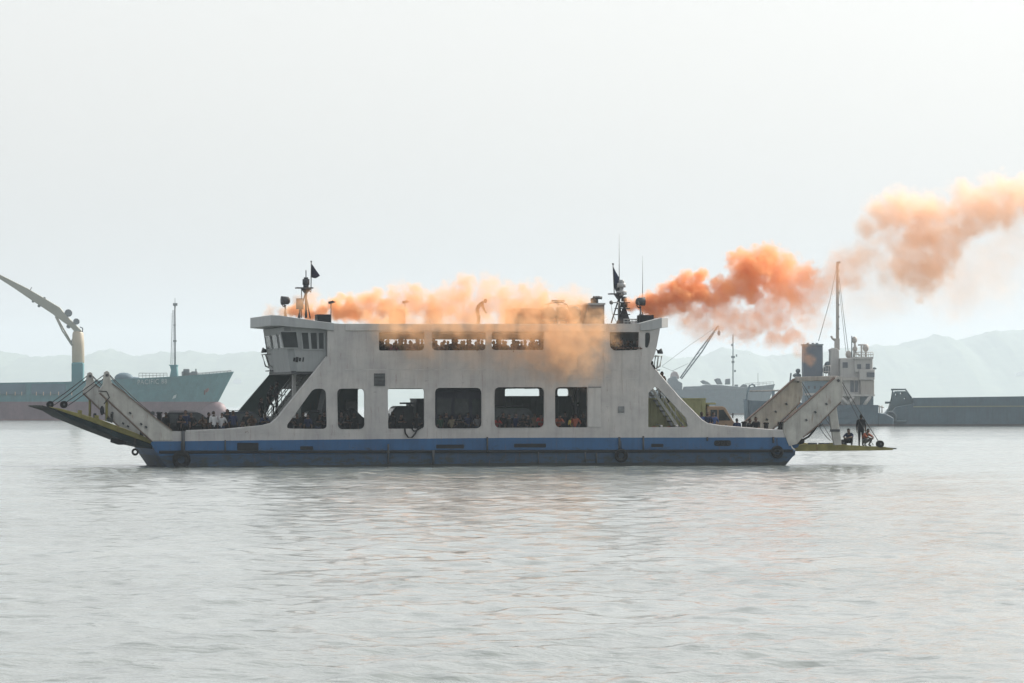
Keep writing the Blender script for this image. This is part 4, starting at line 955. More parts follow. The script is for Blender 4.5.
def person(pose,px,v,deck,rz,shirt,pants,label,group=None,scale=1.0,u=None,cat='person',z=None,top=None):
    body,hair=PM[pose]; o=bpy.data.objects.new('person',body); COL.objects.link(o)
    o.material_slots[0].link='OBJECT'; o.material_slots[0].material=random.choice(SKINS)
    o.material_slots[1].link='OBJECT'; o.material_slots[1].material=SH[shirt]
    o.material_slots[2].link='OBJECT'; o.material_slots[2].material=SH[pants]
    h=bpy.data.objects.new('hair',hair); COL.objects.link(h); h.parent=o
    uu=U(px,v) if u is None else u
    if top is not None: z=L(px,top,v)[2]-max(w.co.z for w in hair.vertices)*scale
    fplace(o,uu,v,deck if z is None else z,rz); o.scale=(scale,)*3
    tag(o,label,cat,group); return o
PI=math.pi
# forward open deck, left
GL='passengers standing along the open deck bulwark beside the cars'
person('stand',213.3,.55,DECK,.5,'white','black','person in a white shirt at the bulwark between the two dark cars',GL,1.0)
person('hips',222,.75,DECK,-.6,'white','denim','person in pale shirt just aft of the one in the brightest white shirt, arm bent',GL,.94)
person('stand',233,.55,DECK,.2,'navy','black','person in a navy shirt at the bulwark in front of the dark blue car windows',GL,1.02)
person('hips',247,.6,DECK,-.3,'black','khaki','person in black with khaki trousers at the bulwark beside the dark blue car',GL,1.0)
person('stand',208.5,1.0,DECK,1.2,'black','black','dark clothed person half hidden behind the white shirted one',GL,.96)
person('lean',180,.5,DECK,.2,'black','black','dark clothed person leaning on the rail in front of the black car',GL,1.0)
person('lean',252,.5,DECK,-.2,'brown','khaki','person in brown leaning on the rail near the foot of the stairs',GL,.98)
person('hips',191,.8,DECK,.0,'black','black','person with bent arms beside the rear windows of the black car',GL,.96)
person('sit',278,.8,DECK,.9,'black','denim','person seated where the bulwark curves up to the wheelhouse slope',GL,1.0,z=DECK+.25)
for px,v,po,sh,lab,sc_ in ((166,1.0,'stand','black','dark head right beside the drum at the foot of the raised arm',.96),(185.5,.6,'stand','navy','person in navy against the side of the black car',1.03),
     (203.5,.7,'lean','brown','person in brown leaning by the bonnet of the black car',.95),(227.5,.7,'stand','black','tall dark figure between the two white shirts and the navy one',1.06),
     (240.5,.6,'squat','black','dark head low by the rail before the middle of the blue car',1.25),(264.5,.7,'lean','navy','person leaning on the rail just below the stairs',1.0)):
    person(po,px,v,DECK,random.uniform(-.6,.6),sh,'black',lab,GL,sc_)
# on the stairs under the wheelhouse
GS='passengers on the open stairs under the wheelhouse'
for px,v,pose,rz,sh,pa,tp_,lab in ((260.8,5.3,'stand',1.0,'black','black',397,'lowest person on the stairs under the wheelhouse, all in black'),
     (268.3,5.3,'climb',PI/2,'black','black',385,'middle person climbing the stairs under the wheelhouse with a hand on the rail'),
     (276.5,5.3,'hips',PI/2,'black','black',381.3,'topmost person on the stairs under the wheelhouse, back turned')):
    u=U(px,v); person(pose,px,v,DECK,rz,sh,pa,lab,GS,1.08,u=u,top=tp_)
# by the right stairs and truck
person('climb',665,1.3,DECK,-PI/2,'brown','black','person in brown on the stairs behind the slope, head above it and legs below',None,1.06,top=371.3)
person('climb',654.5,1.3,DECK,-PI/2,'black','black','person in black at the head of the stairs beside the small railing loop',None,1.0,top=360.5)
GR='passengers leaning on the bulwark of the open deck beyond the truck'
person('hips',701.5,.7,DECK,.3,'blue','black','person in blue nearest the wheelhouse slope in front of the olive truck box',GR,.97)
person('hips',707.5,.7,DECK,-.3,'navy','black','middle one of three persons in blue in front of the tan truck cab',GR,.97)
person('hips',713.5,.75,DECK,0,'blue','denim','person in blue standing below the side window of the tan truck cab',GR,.95)
person('squat',725.3,.6,DECK,0,'black','black','head of a crouching person just above the rail by the front of the truck',GR,.98)
person('sit',737,.62,DECK,PI,'navy','black','broad shouldered person in navy by the rail with back turned, alone',GR,.97)
person('sit',749.5,.62,DECK,.9,'black','denim','hunched person by the rail, first before the two bollards',GR,.97)
person('sit',756,.7,DECK,-.6,'black','black','hunched person in black seated by the rail next to the first bollard',GR,1.04)
mb=MB(); u0,u1=U(733),U(760); mb.bb((u0,.55,DECK+.38),(u1,.95,DECK+.43)); mb.bb((u0+.1,.6,DECK),(u0+.16,.9,DECK+.38)); mb.bb((u1-.16,.6,DECK),(u1-.1,.9,DECK+.38)); part(mb,'bench',M['dsteel'])
# on the lowered ramp
zr=L(855,446.6,1.2)[2]
GP='people on the lowered ramp'
person('stand',861,1.6,DECK,2.6,'black','black','standing person in a black jacket on the lowered ramp',GP,1.06,z=zr)
person('squat',849.2,1.3,DECK,-.5,'navy','black','crouching person in navy on the lowered ramp beside the strut',GP,1.05,z=zr)
person('squat',866.2,1.0,DECK,.5,'orange','grey','crouching person with an orange top at the feet of the standing one',GP,1.05,z=zr)
# car deck openings
GC='passengers at the car deck openings'
for px,v,pose,rz,sh,pa,sc_,lab in (
   (297,.75,'hips',.3,'black','black',.92,'dark figure at the sharp end of the sloped car deck opening'),
   (308,.9,'stand',-.3,'navy','black',.9,'person in navy in the middle of the sloped car deck opening'),
   (319,.8,'lean',.2,'black','denim',1.0,'person leaning on the sill in the tall end of the sloped opening'),
   (347,.7,'lean',0,'black','black',.98,'person in black leaning in the narrow opening beside the bonnet of the car'),
   (392.3,1.6,'stand',.6,'black','black',.99,'silhouetted person against the light at the edge of the opening with the hose'),
   (440,.7,'stand',.4,'green','black',.88,'person in green at the edge of the opening filled by the bus'),
   (452,.8,'hips',-.4,'khaki','black',.86,'person in khaki shirt in front of the bus'),
   (477.5,.7,'hips',.2,'grey','denim',.9,'person in grey at the far end of the opening filled by the bus'),
   (497,.6,'lean',.3,'red','black',.9,'person in red leaning on the sill at the edge of the minivan opening'),
   (509,.8,'stand',-.3,'black','black',.9,'dark clothed person before the rear of the minivan'),
   (528,.8,'hips',.3,'black','denim',.88,'person in black before the windscreen of the minivan'),
   (541,.6,'lean',-.2,'red','black',1.0,'person in red at the corner of the opening next to the orange vests'),
   (559,.55,'lean',.1,'orange','black',.97,'person in an orange vest leaning at the rounded corner of the last square opening'),
   (575.5,.6,'hips',-.4,'orange','denim',.9,'person in an orange vest beside the sliding door edge'),
   (571.5,.75,'hips',.4,'yellow','black',.84,'person in a yellow top close beside the orange vest by the sliding door'),
   (583,.8,'stand',0,'black','black',.95,'dark figure half behind the sliding door edge'),
   (291,.6,'lean',0,'black','black',1.0,'lowest head at the very tip of the sloped opening'),(303,1.2,'stand',.5,'black','black',.97,'tall dark figure standing back in the sloped opening'),(324,1.2,'hips',.5,'black','black',.98,'dark figure at the upright edge of the sloped opening'),
   (341,1.0,'hips',.4,'black','black',.98,'dark figure at the upright left edge of the narrow opening'),(354,1.1,'stand',0,'black','black',.95,'dark figure in the narrow opening in front of the winch'),
   (400,1.0,'lean',.3,'black','black',1.0,'dark figure leaning above the loop of hose'),(417,1.0,'hips',-.3,'black','black',.95,'dark figure against the cargo box of the truck'),
   (446,1.0,'stand',.3,'black','black',.96,'dark figure between the green and khaki shirts before the bus'),(460,.7,'lean',-.3,'black','black',1.0,'dark figure leaning in the middle before the bus'),(468,.9,'hips',.3,'navy','black',.95,'person in navy before the bus windows'),
   (503,1.0,'stand',.3,'black','black',.95,'dark figure behind the person in red'),(516,.8,'hips',-.3,'navy','black',.93,'person in navy before the minivan door'),(522.5,.6,'lean',0,'black','black',1.0,'dark figure leaning before the minivan'),(534.5,.9,'stand',0,'brown','black',.93,'person in brown by the nose of the minivan'),
   (565,1.0,'stand',0,'black','black',.97,'tall dark figure between the orange vests')):
    person(pose,px,v,DECK,rz,sh,pa,lab,GC,sc_)
# upper deck openings
GU='passengers crowding the upper deck openings in the smoke'
rows={'first':[383,388,393,399.5,405.5,412,417,422],'middle':[436,440,448,453,459.5,464,470,475.5,482],'third':[495.5,500,505.5,511,516,521.5,528,533.5,539.5]}
ordn=['first','second','third','fourth','fifth','sixth','seventh','eighth','ninth']
cols=['black','navy','brown','grey','maroon','khaki','green','black','denim']
for rn,(row,pxs) in enumerate(rows.items()):
    for i,px in enumerate(pxs):
        po=['stand','hips','lean','stand','hips','lean','stand','hips','lean'][(i+rn)%9]
        c_=cols[(i*2+rn)%9]
        where={'first':'upper opening above the hose','middle':'middle upper deck opening','third':'upper opening below the funnel'}[row]
        person(po,px,.45 if po=='lean' else .6+.5*random.random(),UD,random.uniform(-.5,.5),c_,'black',
               '%s from the funnel-less end among heads in the %s, %s shirt'%(ordn[i],where,c_) if False else '%s head from the stairs end in the %s, %s top'%(ordn[i],where,c_),GU,random.uniform(.93,1.02))
for rn,(nm,pxs) in enumerate({'upper opening above the hose':[381,386,396,401.5,409.5,419],'middle upper deck opening':[434,444,456.5,461.5,467,479],'upper opening below the funnel':[494,498,503,513.5,518,525,530.5,536.5,542]}.items()):
    for i,px in enumerate(pxs):
        person(['stand','hips','lookout','stand','hips'][(i+rn)%5],px+random.uniform(-.6,.6),random.uniform(1.8,5.5),UD,random.uniform(-2,2),['black','brown','navy','black','grey'][(i*3+rn)%5],'black','%s back row head from the stairs end in the %s'%(ordn[i],nm),GU,random.uniform(.97,1.06))
for px,pose,sh,lab in ((614,'lean','khaki','person in khaki at the corner of the opening next to the wheelhouse, nearest the smoke'),(620.5,'lean','black','person in black leaning in the opening below the drooping flag'),
   (627,'lean','black','person in black second from the wheelhouse window, leaning on the sill'),(631.5,'hips','white','person with a white shirt in the opening next to the wheelhouse'),(636.5,'lean','black','dark clothed person at the end of the opening, right beside the wheelhouse window')):
    person(pose,px,.4 if pose=='lean' else .8,UD,random.uniform(-.3,.3),sh,'black',lab,'passengers at the wheelhouse end opening',1.1 if pose=='lean' else .97)
# on the roof
person('bend',479.5,3.4,UD,PI*.5,'khaki','khaki','figure bending forward on the roof amid the orange smoke',None,1.0,z=ROOF-.02)

# ------------------------------------------------------------ ships and barge in the background
def shipmat(name,bands,**k): return band_mat(name,bands,rust=.3,grime=.4,wob=.05,**k)
def shiphull(stations,mid=None):
    """stations: (x_top,z_top,halfbeam_top,x_bottom,halfbeam_bottom)"""
    mb=MB(); rings=[]
    for xt,zt,bt,xb,bb_ in stations:
        zb=-1.2; row=[]
        for s in (-1,1):
            r=[]
            for k in range(5):
                t=k/4; t2=t**1.4
                r.append((xb+(xt-xb)*t,s*(bb_+(bt-bb_)*t2),zb+(zt-zb)*t))
            row.append(r if s<0 else list(reversed(r)))
        rings.append(row[0]+row[1])
    mb.loft(rings); return mb
class Ship:
    def __init__(s,name,Y,px0,label,cat='ship'):
        s.Y=Y; s.x0=(px0-512)/FPX*Y; s.e=empty(name,(s.x0,Y,0),0,label,cat)
    def p(s,px,py,dy=0):   # nominal plane Y
        return ((px-512)/FPX*s.Y-s.x0,dy,CAMH-(py-HY)/FPX*s.Y)
    def poly(s,pts): return [(lambda q:(q[0],q[2]))(s.p(x,y)) for x,y in pts]
    def prism(s,pts,y0,y1,name,mat,parent=None,bevel=0,holes=()):
        mb=MB(); mb.prism(s.poly(pts),y0,y1,[s.poly(h) for h in holes]); return mb.build(name,mat,parent or s.e,bevel=bevel)
    def box(s,x0,x1,y0,y1,d0,d1,name,mat,parent=None,bevel=0):
        return s.prism([(x0,y1),(x0,y0),(x1,y0),(x1,y1)],d0,d1,name,mat,parent,bevel)
    def line(s,pts,r,name,mat,parent=None,dy=0):
        mb=MB(); mb.tube([s.p(x,y,dy) for x,y in pts],r,6); return mb.build(name,mat,parent or s.e)
    def rail(s,x0,x1,ytop,ybot,dy,mat,n=10,parent=None,ytop1=None,ybot1=None):
        mb=MB(); y1t=ytop if ytop1 is None else ytop1; y1b=ybot if ybot1 is None else ybot1
        for f in (0,.5): mb.tube([s.p(x0,ytop+(ybot-ytop)*f,dy),s.p(x1,y1t+(y1b-y1t)*f,dy)],.06,5)
        for i in range(n+1):
            t=i/n; x=x0+(x1-x0)*t; mb.tube([s.p(x,ytop+(y1t-ytop)*t,dy),s.p(x,ybot+(y1b-ybot)*t,dy)],.05,5)
        return mb.build('railing',mat,parent or s.e)

TEAL=(.045,.16,.18)
# -- cargo ship, left
m_hull=shipmat('teal_hull_paint',[(.2,(.16,.07,.07)),(4.15,(.135,.085,.10)),(99,TEAL)])
m_teal=pmat('teal_paint',TEAL,.6,0,.2,.3,.2); m_cream=pmat('cream_crane_paint',(.34,.29,.215),.5,0,.12,.3,.15)
m_boom=pmat('crane_boom_paint',(.24,.24,.20),.6,0,.12,.3,.2); m_coam=pmat('hatch_coaming_paint',(.06,.115,.15),.7,0,.25,.2,.4)
m_grey=pmat('grey_gear_paint',(.12,.14,.15),.6,0,.2,.5,.2)
S=Ship('cargo_ship',1020,10,'teal hulled cargo ship with a reddish boot and a bulbous bow behind the raised ramp')
def sx(px): return S.p(px,400)[0]
def sz(py): return S.p(0,py)[2]
st=[(sx(-420),sz(383),6,sx(-415),5),(sx(-380),sz(383),9,sx(-380),8.5),(sx(0),sz(383),9.5,sx(0),9.2),(sx(70),sz(382),9.5,sx(70),9),(sx(120),sz(379.5),9.3,sx(118),8.2),(sx(150),sz(378),8.6,sx(148),6.5),(sx(175),sz(376.8),7.4,sx(172),4.2),(sx(200),sz(374.8),5.4,sx(190),2.4),(sx(220),sz(373),2.8,sx(200),1.2),(sx(234),sz(371.5),.25,sx(206),.25)]
shiphull(st).build('hull',m_hull,S.e)
# bulb
mb=MB(); rings=[]
for px,yt,yb,b_w in ((196,401.5,428,1.6),(206,401.3,428,2.3),(214,401.2,428,2.5),(220,401.8,428,2.4),(224,404,427,1.9),(226.3,408,426,1.2),(227.3,413,422,.3)):
    zt,zb=sz(yt),sz(yb); zc=(zt+zb)/2; h=(zt-zb)/2; rings.append([(sx(px),b_w*math.cos(a),zc+h*math.sin(a)) for a in [2*PI*k/14 for k in range(14)]])
mb.loft(rings,smooth=True); mb.build('bulbous_bow',m_hull,S.e)
# hatch coaming panels and vents on the side
for x0,x1 in ((-100,-40),(-36,0),(3,30),(36,70)):
    S.box(x0,x1,384.2,394.5,-9.75,-9.55,'side_panel',m_coam,bevel=.05)
for i,px in enumerate((4.5,11.5,20,26.5,41,48,55,63,76)):
    S.box(px-.4,px+.4,391.8,395.5,-9.95,-9.8,'vent_pipe',m_cream)
# crane
cr=S.box(72.3,84,362.5,384,-2.2,.8,'crane_base',m_teal,bevel=.3)
mb=MB(); a=S.p(78.2,384,0); 
mb.tube([S.p(78.2,363,0),S.p(78.2,362,0),S.p(78,345,0),S.p(78,333,0),S.p(78.6,331,0)],[1.35,1.42,1.42,1.25,.9],20); mb.build('crane_column',m_cream,S.e)
boom=S.prism([(-90,236),(0,274.5),(28,288.5),(45,298.5),(60,307.5),(67,316),(72,321),(82,331),(77,334),(70,326.5),(62,321),(52,313.5),(33,301),(14,288),(0,279),(-90,239)],-.9,.9,'crane_boom',m_boom,bevel=.1)
for x,y,r in ((68.5,313,.85),(76.5,321.5,.7),(68.6,326.5,.45),(39,306,.3),(33,301.5,.25),(44.6,298,.25)):
    mb=MB(); q=S.p(x,y); mb.tube([(q[0],-.6,q[2]),(q[0],.6,q[2])],r,14); mb.build('sheave',m_grey,boom)
S.line([(56,316.5),(63,331),(72.5,345.5)],.2,'luffing_ram',m_boom,dy=-1.2); S.line([(56,316.5),(72.5,345.5)],.2,'luffing_ram',m_boom,dy=1.2)
S.line([(72.5,346),(71.5,341),(73.5,336.5),(78,334)],.12,'crane_hose',m_grey); S.line([(82.5,332),(82.6,328),(80,327)],.15,'crane_lamp',m_grey); S.line([(30,290.5),(31.8,287)],.1,'boom_lamp',m_grey,boom)
# mast and fore deck gear
S.prism([(170,378),(171.5,370),(170.5,366),(169,364.8),(178,364.8),(177.2,367),(178,378)],-2,2,'mast_house',m_teal,bevel=.1)
ms=S.line([(175,365),(175,304)],.2,'foremast',m_grey); S.line([(175,304),(175,298)],.06,'mast_pole',m_grey,ms)
for x,y,w_,h_ in ((175.2,304.5,1.0,.6),(175,341,.7,.4),(174.8,325,.5,.25)):
    mb=MB(); q=S.p(x,y); mb.box(q,(w_,.8,h_)); mb.build('mast_lamp',m_grey,ms)
mb=MB()
for dx in (-.35,-.85): mb.tube([(S.p(174.5,364)[0]+dx,0,sz(364)),(S.p(174.5,310)[0]+dx*.5,0,sz(310))],.05,5)
for k in range(26): z=sz(364)+(sz(312)-sz(364))*k/26; mb.tube([(S.p(174.5,0)[0]-.85,0,z),(S.p(174.5,0)[0]-.3,0,z)],.04,4)
mb.build('ladder',m_grey,ms)
S.rail(142,170,373.4,379,-8.6,m_grey,8,ybot1=377)
S.rail(196,232,373.5,375.5,-3,m_grey,10,ytop1=370.5,ybot1=371.8)
for px,py,w_,h_ in ((184,374,1.0,1.2),(186.5,372,1.4,1.4),(188,374.5,2.2,1.0),(194.5,373.5,1.4,1.0),(196,371.5,.3,1.3)):
    mb=MB(); q=S.p(px,py); mb.box(q,(w_,1.5,h_)); mb.build('windlass',m_grey,S.e,bevel=.2)
mb=MB(); q=S.p(124,378.5); mb.ball(q,1.7,sc_=(1.3,1,.8)); mb.ball((q[0]+2.4,0,q[2]-.4),1.1,sc_=(1.6,1,.7)); mb.build('rope_store',m_coam,S.e)
# anchor and draught marks
for px,py in ((176.5,397),):
    mb=MB(); q=S.p(px,py); mb.prism([(q[0]-.5,q[2]-.5),(q[0]-.2,q[2]+.3),(q[0]+.5,q[2]+.6),(q[0]+.3,q[2]-.2)],-6.4,-6.25); mb.build('draught_mark',pmat('faded_white_marking',(.32,.38,.38),.6),S.e)
mb=MB(); q=S.p(206,388.5); mb.ball(q,.9,sc_=(1,.5,1.1)); mb.tube([(q[0],-.3,q[2]+.4),(q[0]-.1,-.5,q[2]-1.4)],.18,6); mb.v=[(a_,b_c-2.6,c_) for a_,b_c,c_ in mb.v]; mb.build('anchor',pmat('rusty_anchor',(.13,.06,.05),.8,0,.3,1,.5),S.e)
for px in (95,130,160,188):
    mb=MB(); a_=S.p(px,383); b_c=S.p(px-1,404); mb.bb((a_[0]-.08,-9.72,b_c[2]),(a_[0]+.08,-9.55,a_[2])) if px<100 else None
    if mb.v: mb.build('plate_seam',m_coam,S.e)
# lettering on the bow flare
fc=bpy.data.curves.new('ship_name','FONT'); fc.body='PACIFIC 88'; fc.size=1.55; fc.extrude=.05; fc.space_character=1.12
to=bpy.data.objects.new('ship_name',fc); COL.objects.link(to); bpy.context.view_layer.update()
tm=bpy.data.meshes.new_from_object(to.evaluated_get(bpy.context.evaluated_depsgraph_get())); bpy.data.objects.remove(to)
tm.materials.clear(); tm.materials.append(pmat('name_lettering_paint',(.30,.37,.38),.6,0,.3,1)); 
tn=bpy.data.objects.new('ship_name',tm); COL.objects.link(tn); tn.parent=S.e
A_=Vector((sx(140.5),-8.75,sz(384.6))); tn.location=A_; tn.rotation_euler=(R(90+14),R(-2.0),R(10)); 
xs_=[v.co.x for v in tm.vertices]; k_=(sx(170)-sx(140.5))/max(xs_); tn.scale=(k_,1.0,1)
# aft house, outside the frame
mshw=pmat('ship_white_paint',(.42,.42,.40),.6,0,.15,.3,.3,grime=.4); mshg=pmat('ship_port_glass',(.04,.05,.06),.3,0,.2,1)
sup=S.box(-400,-335,362,383,-8.5,8.5,'superstructure',mshw,bevel=.2)
for k,(x0,x1,y0,y1,d) in enumerate(((-392,-340,352,362,7.5),(-388,-345,343,352,6.5),(-382,-348,335,343,8.8))):
    t=S.box(x0,x1,y0,y1,-d,d,'deck_tier',mshw,sup,bevel=.15)
    for q in range(5):
        w=(x1-x0)/5; S.box(x0+w*(q+.25),x0+w*(q+.7),y0+3,y0+5.8,-d-.06,-d-.01,'window',mshg,t)
for q in range(7): S.box(-394+q*8.5,-390.5+q*8.5,369,372.5,-8.56,-8.51,'window',mshg,sup)
S.box(-398,-386,322,352,-2,2,'funnel',m_teal,bevel=.3)

# -- coaster with derrick, centre distance
mg=shipmat('slate_hull_paint',[(.4,(.09,.05,.05)),(99,(.06,.10,.12))]); mgu=pmat('slate_gear_paint',(.10,.13,.145),.7,0,.2,.3,.2); mlt=pmat('pale_house_paint',(.30,.26,.26),.7,0,.2,.3,.2)
T=Ship('coaster',1610,700,'hazy grey coaster with a lowered derrick and a thin mast, far behind the tan truck')
def tx(px): return T.p(px,400)[0]
def tz_(py): return T.p(0,py)[2]
st=[(tx(590),tz_(391),5,tx(594),4),(tx(605),tz_(391),7,tx(606),6.5),(tx(690),tz_(389.5),7,tx(690),6.5),(tx(735),tz_(389),6.8,tx(735),5.5),(tx(750),tz_(387),5.6,tx(748),3.6),(tx(764),tz_(385.5),3.2,tx(757),1.5),(tx(775),tz_(384),.25,tx(763),.25)]
shiphull(st).build('hull',mg,T.e)
T.prism([(662,390),(662,385),(667,384),(668,379),(672,376.5),(676,376.5),(678,381),(682,383),(682,390)],-4,4,'deck_house',mgu,bevel=.3)
T.prism([(670,378),(671,373),(674,371),(677,372),(679,376),(679,379)],-2,2,'house_top',mlt,bevel=.3)
T.prism([(683,390),(684,386.5),(700,386),(705,384.5),(720,385),(745,387.5),(745,390)],-5,5,'hatch_cover',mgu,bevel=.3)
for pts in ([(700,381.3),(703,380),(708,382),(711,384.5),(703,384)],[(714,379.5),(717,378.3),(720,378.5),(722.5,384.5),(717,384.5)],[(725.5,379),(730,378.5),(730,384.5),(725,384.5)],[(734.5,384.5),(738,384.5),(737.5,388),(735,388)],[(740,386.5),(743,384),(746.5,384.5),(748,388),(740,388)]):
    T.prism(pts,-2,2,'deck_gear',mgu,bevel=.2)
jb=T.line([(680,378),(700,349.5),(718.5,325.5)],.28,'derrick',mgu,dy=-.8); T.line([(681.5,379),(702.5,351),(718.5,325.5)],.28,'derrick_chord',mgu,jb,dy=.8)
for t in range(9):
    a=(680+(718.5-680)*t/9,378+(325.5-378)*t/9); b=(681.5+(718.5-681.5)*(t+.5)/9,379+(325.5-379)*(t+.5)/9); 
    mb=MB(); mb.tube([T.p(*a,-.8),T.p(*b,.8)],.08,4); mb.build('lattice',mgu,jb)
T.line([(718.5,325.5),(719,331)],.12,'hook_wire',mgu,jb); mb=MB(); q=T.p(719,333); mb.ball(q,.7,sc_=(.8,.8,1.4)); mb.build('hook',mgu,jb)
T.line([(718,326),(690,345),(662,366)],.07,'stay',mgu,jb); T.line([(688,363.5),(672,371)],.08,'stay',mgu,jb); T.line([(662,366.5),(674,371.5)],.08,'stay',mgu,jb)
mt=T.line([(733,390),(733,358),(733,334.5)],.24,'mast',mgu)
for px,py,w_ in ((733,357,1.3),(736.5,355.5,.5),(733,362,1.0),(735,371,.6),(732,345,.6)):
    mb=MB(); q=T.p(px,py); mb.box(q,(w_,.8,.8)); mb.build('mast_fitting',mgu,mt)
T.line([(758,373),(758,386)],.1,'jack_staff',mgu)
T.rail(745,773,383.5,386.5,-3,mgu,8,ytop1=381.5,ybot1=384.3)

# -- dark coaster with white bridge, right
mh=shipmat('blue_grey_hull_paint',[(.35,(.05,.035,.035)),(99,(.045,.085,.115))]); mw=pmat('bridge_white_paint',(.36,.35,.335),.6,0,.12,.3,.25,grime=.3)
mbg=pmat('beige_house_paint',(.31,.285,.26),.6,0,.12,.3,.25,grime=.3); mfn=pmat('funnel_blue_paint',(.055,.075,.105),.6,0,.2,.3,.2); mbd=pmat('blue_grey_house_paint',(.10,.15,.18),.6,0,.2,.3,.3)
mwd=pmat('dark_port_glass',(.05,.06,.075),.3,0,.2,1)
K=Ship('coaster',729,810,'blue grey coaster with white bridge, dark funnel and tall mast behind the lowered ramp')
def kx(px): return K.p(px,400)[0]
def kz(py): return K.p(0,py)[2]
st=[(kx(744),kz(399.5),3.8,kx(748),3.2),(kx(750),kz(400.5),5,kx(752),4.8),(kx(790),kz(402),5.4,kx(790),5.2),(kx(830),kz(405),5.4,kx(830),5.2),(kx(860),kz(405),5.2,kx(860),4.6),(kx(876.5),kz(405),4.2,kx(876),3.4)]
shiphull(st).build('hull',mh,K.e)
K.prism([(876,412.5),(885,414),(892,418),(892,428),(876,428)],-3.4,3.4,'stern_platform',mh,bevel=.2)
K.line([(745.5,401),(746.5,392),(748.5,386),(751,384.3),(753.2,385),(753.8,387)],.17,'davit',mbd,dy=-3)
K.line([(744.8,400),(745.8,424)],.45,'stem_bar',mbd,dy=-3.9)
K.line([(749,391),(790,390.5)],.16,'boom_rail',mbg,dy=-2); K.line([(772.5,391),(772.5,401)],.28,'rail_post',mbd,dy=-2)
K.line([(776,399),(790,388.5),(795,383)],.12,'brace',mbd,dy=-2)
fn=K.box(802.5,822,345.2,377.5,-2.2,2.2,'funnel',mfn,bevel=.25)
K.box(802,822.4,344.2,345.6,-2.3,2.3,'funnel_top',mbd,fn)
for px in (808,813,817): K.line([(px,345),(px,342.8)],.25,'exhaust_pipe',mbd,fn)
K.box(801,860,377.5,380.5,-4.6,4.6,'boat_deck',mbg)
K.box(803,836,380.6,405,-4.2,4.2,'deck_house',mbd,bevel=.1)
for px in (806,812,818,824,830): K.box(px,px+2,386,389,-4.3,-4.22,'porthole',mwd)
K.box(803,836,393,395.4,-4.35,-4.22,'rubbing_strip',mw)
K.prism([(829,377.5),(829.5,352),(828.6,349.5),(832,348),(837,348.5),(838.5,351),(838.5,377.5)],-1.5,1.5,'mast_house',mw,bevel=.15)
K.box(838.7,858,358.3,405,-3.8,3.8,'bridge',mw,bevel=.1)
K.box(852.5,870.5,358.8,372.5,-4.4,4.4,'wheelhouse',mw,bevel=.1)
K.box(851.5,871,357.2,359.2,-4.8,4.8,'wheelhouse_roof',mw)
K.box(857,872.3,369.8,380,-5,5,'bridge_wing',mw,bevel=.1)
K.box(858.3,872,380.2,395.5,-4.6,4.6,'accommodation',mbg,bevel=.1)
K.box(838,872.4,394.4,396.3,-4.9,4.9,'deck_edge',mw)
for x0,x1,y0,y1,d in ((840.8,846,362.5,368,-3.8),(855,859,364.5,369,-4.4),(863.5,867.6,364,369.2,-4.4),(864.2,872.1,372.6,377.2,-5.0),(848.5,852,377.6,392,-3.8),(853,856,379,392,-3.8)):
    w=K.box(x0,x1,y0,y1,d-.08,d-.01,'window',mwd)
for a,b in (((846,405),(851,396.5)),((862,405),(868,396.5)),((838,396.5),(846,404.5))): K.line([a,b],.3,'support_strut',mw,dy=-4.7)
K.box(859,872,396.4,405,-3,3,'after_house',mbd)
mt=K.line([(837.5,350),(837.5,300),(837.6,262)],.28,'mast',mbg)
K.box(837,840.5,261.5,263.2,-.2,.2,'mast_top',mgu,mt)
for py in (270,281,292,304,316,328): K.box(838.2,839.4,py,py+1.6,-.2,.2,'mast_step',mgu,mt)
K.line([(837,265),(830,300),(818.5,341)],.05,'stay',mgu,mt); K.line([(838,268),(843,310),(848.5,354)],.05,'stay',mgu,mt); K.line([(838,278),(846,352)],.04,'stay',mgu,mt)
K.line([(837,342),(832.5,338.5),(831,336)],.2,'yard_arm',mbg,mt); K.box(834.5,839.5,338.5,350,-.5,.5,'mast_trunk',mbg,mt)
K.line([(851.8,358),(851.8,336)],.1,'whip_antenna',mgu)
for pts,r in (([(854,358),(855,345),(854.5,339.5)],.22),([(861.5,358),(861.5,345)],.16),([(858,345),(866,344.7)],.14),([(865.8,358),(865.8,346)],.2),([(849,358),(849,353)],.3),([(853,350),(860,356)],.12)):
    K.line(pts,r,'bridge_gear',mw)
for x,y,r in ((854.5,340,.45),(865.8,348,.5),(855,349,.4),(848.5,354.5,.5)): 
    mb=MB(); q=K.p(x,y); mb.ball(q,r,sc_=(1,1,1.3)); mb.build('lamp_housing',mbg,K.e)
K.rail(852,871,352.5,357.2,-4.4,mw,8); K.rail(822,829,366,377.5,-3.5,mw,3)
for x,y in ((826,370),(828,365)): mb=MB(); q=K.p(x,y); mb.ball(q,.6); mb.build('vent_head',mbd,K.e)
K.line([(872.5,369),(876.5,368.6)],.1,'wing_light_bracket',mgu); mb=MB(); mb.ball(K.p(874.5,368.4),.2,sc_=(1.6,1,1)); mb.build('wing_light',mgu,K.e)
for a in ([(789,391),(791,373)],[(797,377.5),(798,369)],[(786,389),(793,385)]): K.line(a,.14,'davit_pole',mgu)
mb=MB(); mb.ball(K.p(798,371),.4); mb.ball(K.p(797,375.5),.5,sc_=(1.4,1,.8)); mb.build('lamp_housing',mgu,K.e)
for px in (877.5,879.5,882): K.line([(px,405.5),(px,413)],.1,'stern_rail_post',mbg)
K.line([(876.5,406),(884,407.5)],.1,'stern_rail',mbg)

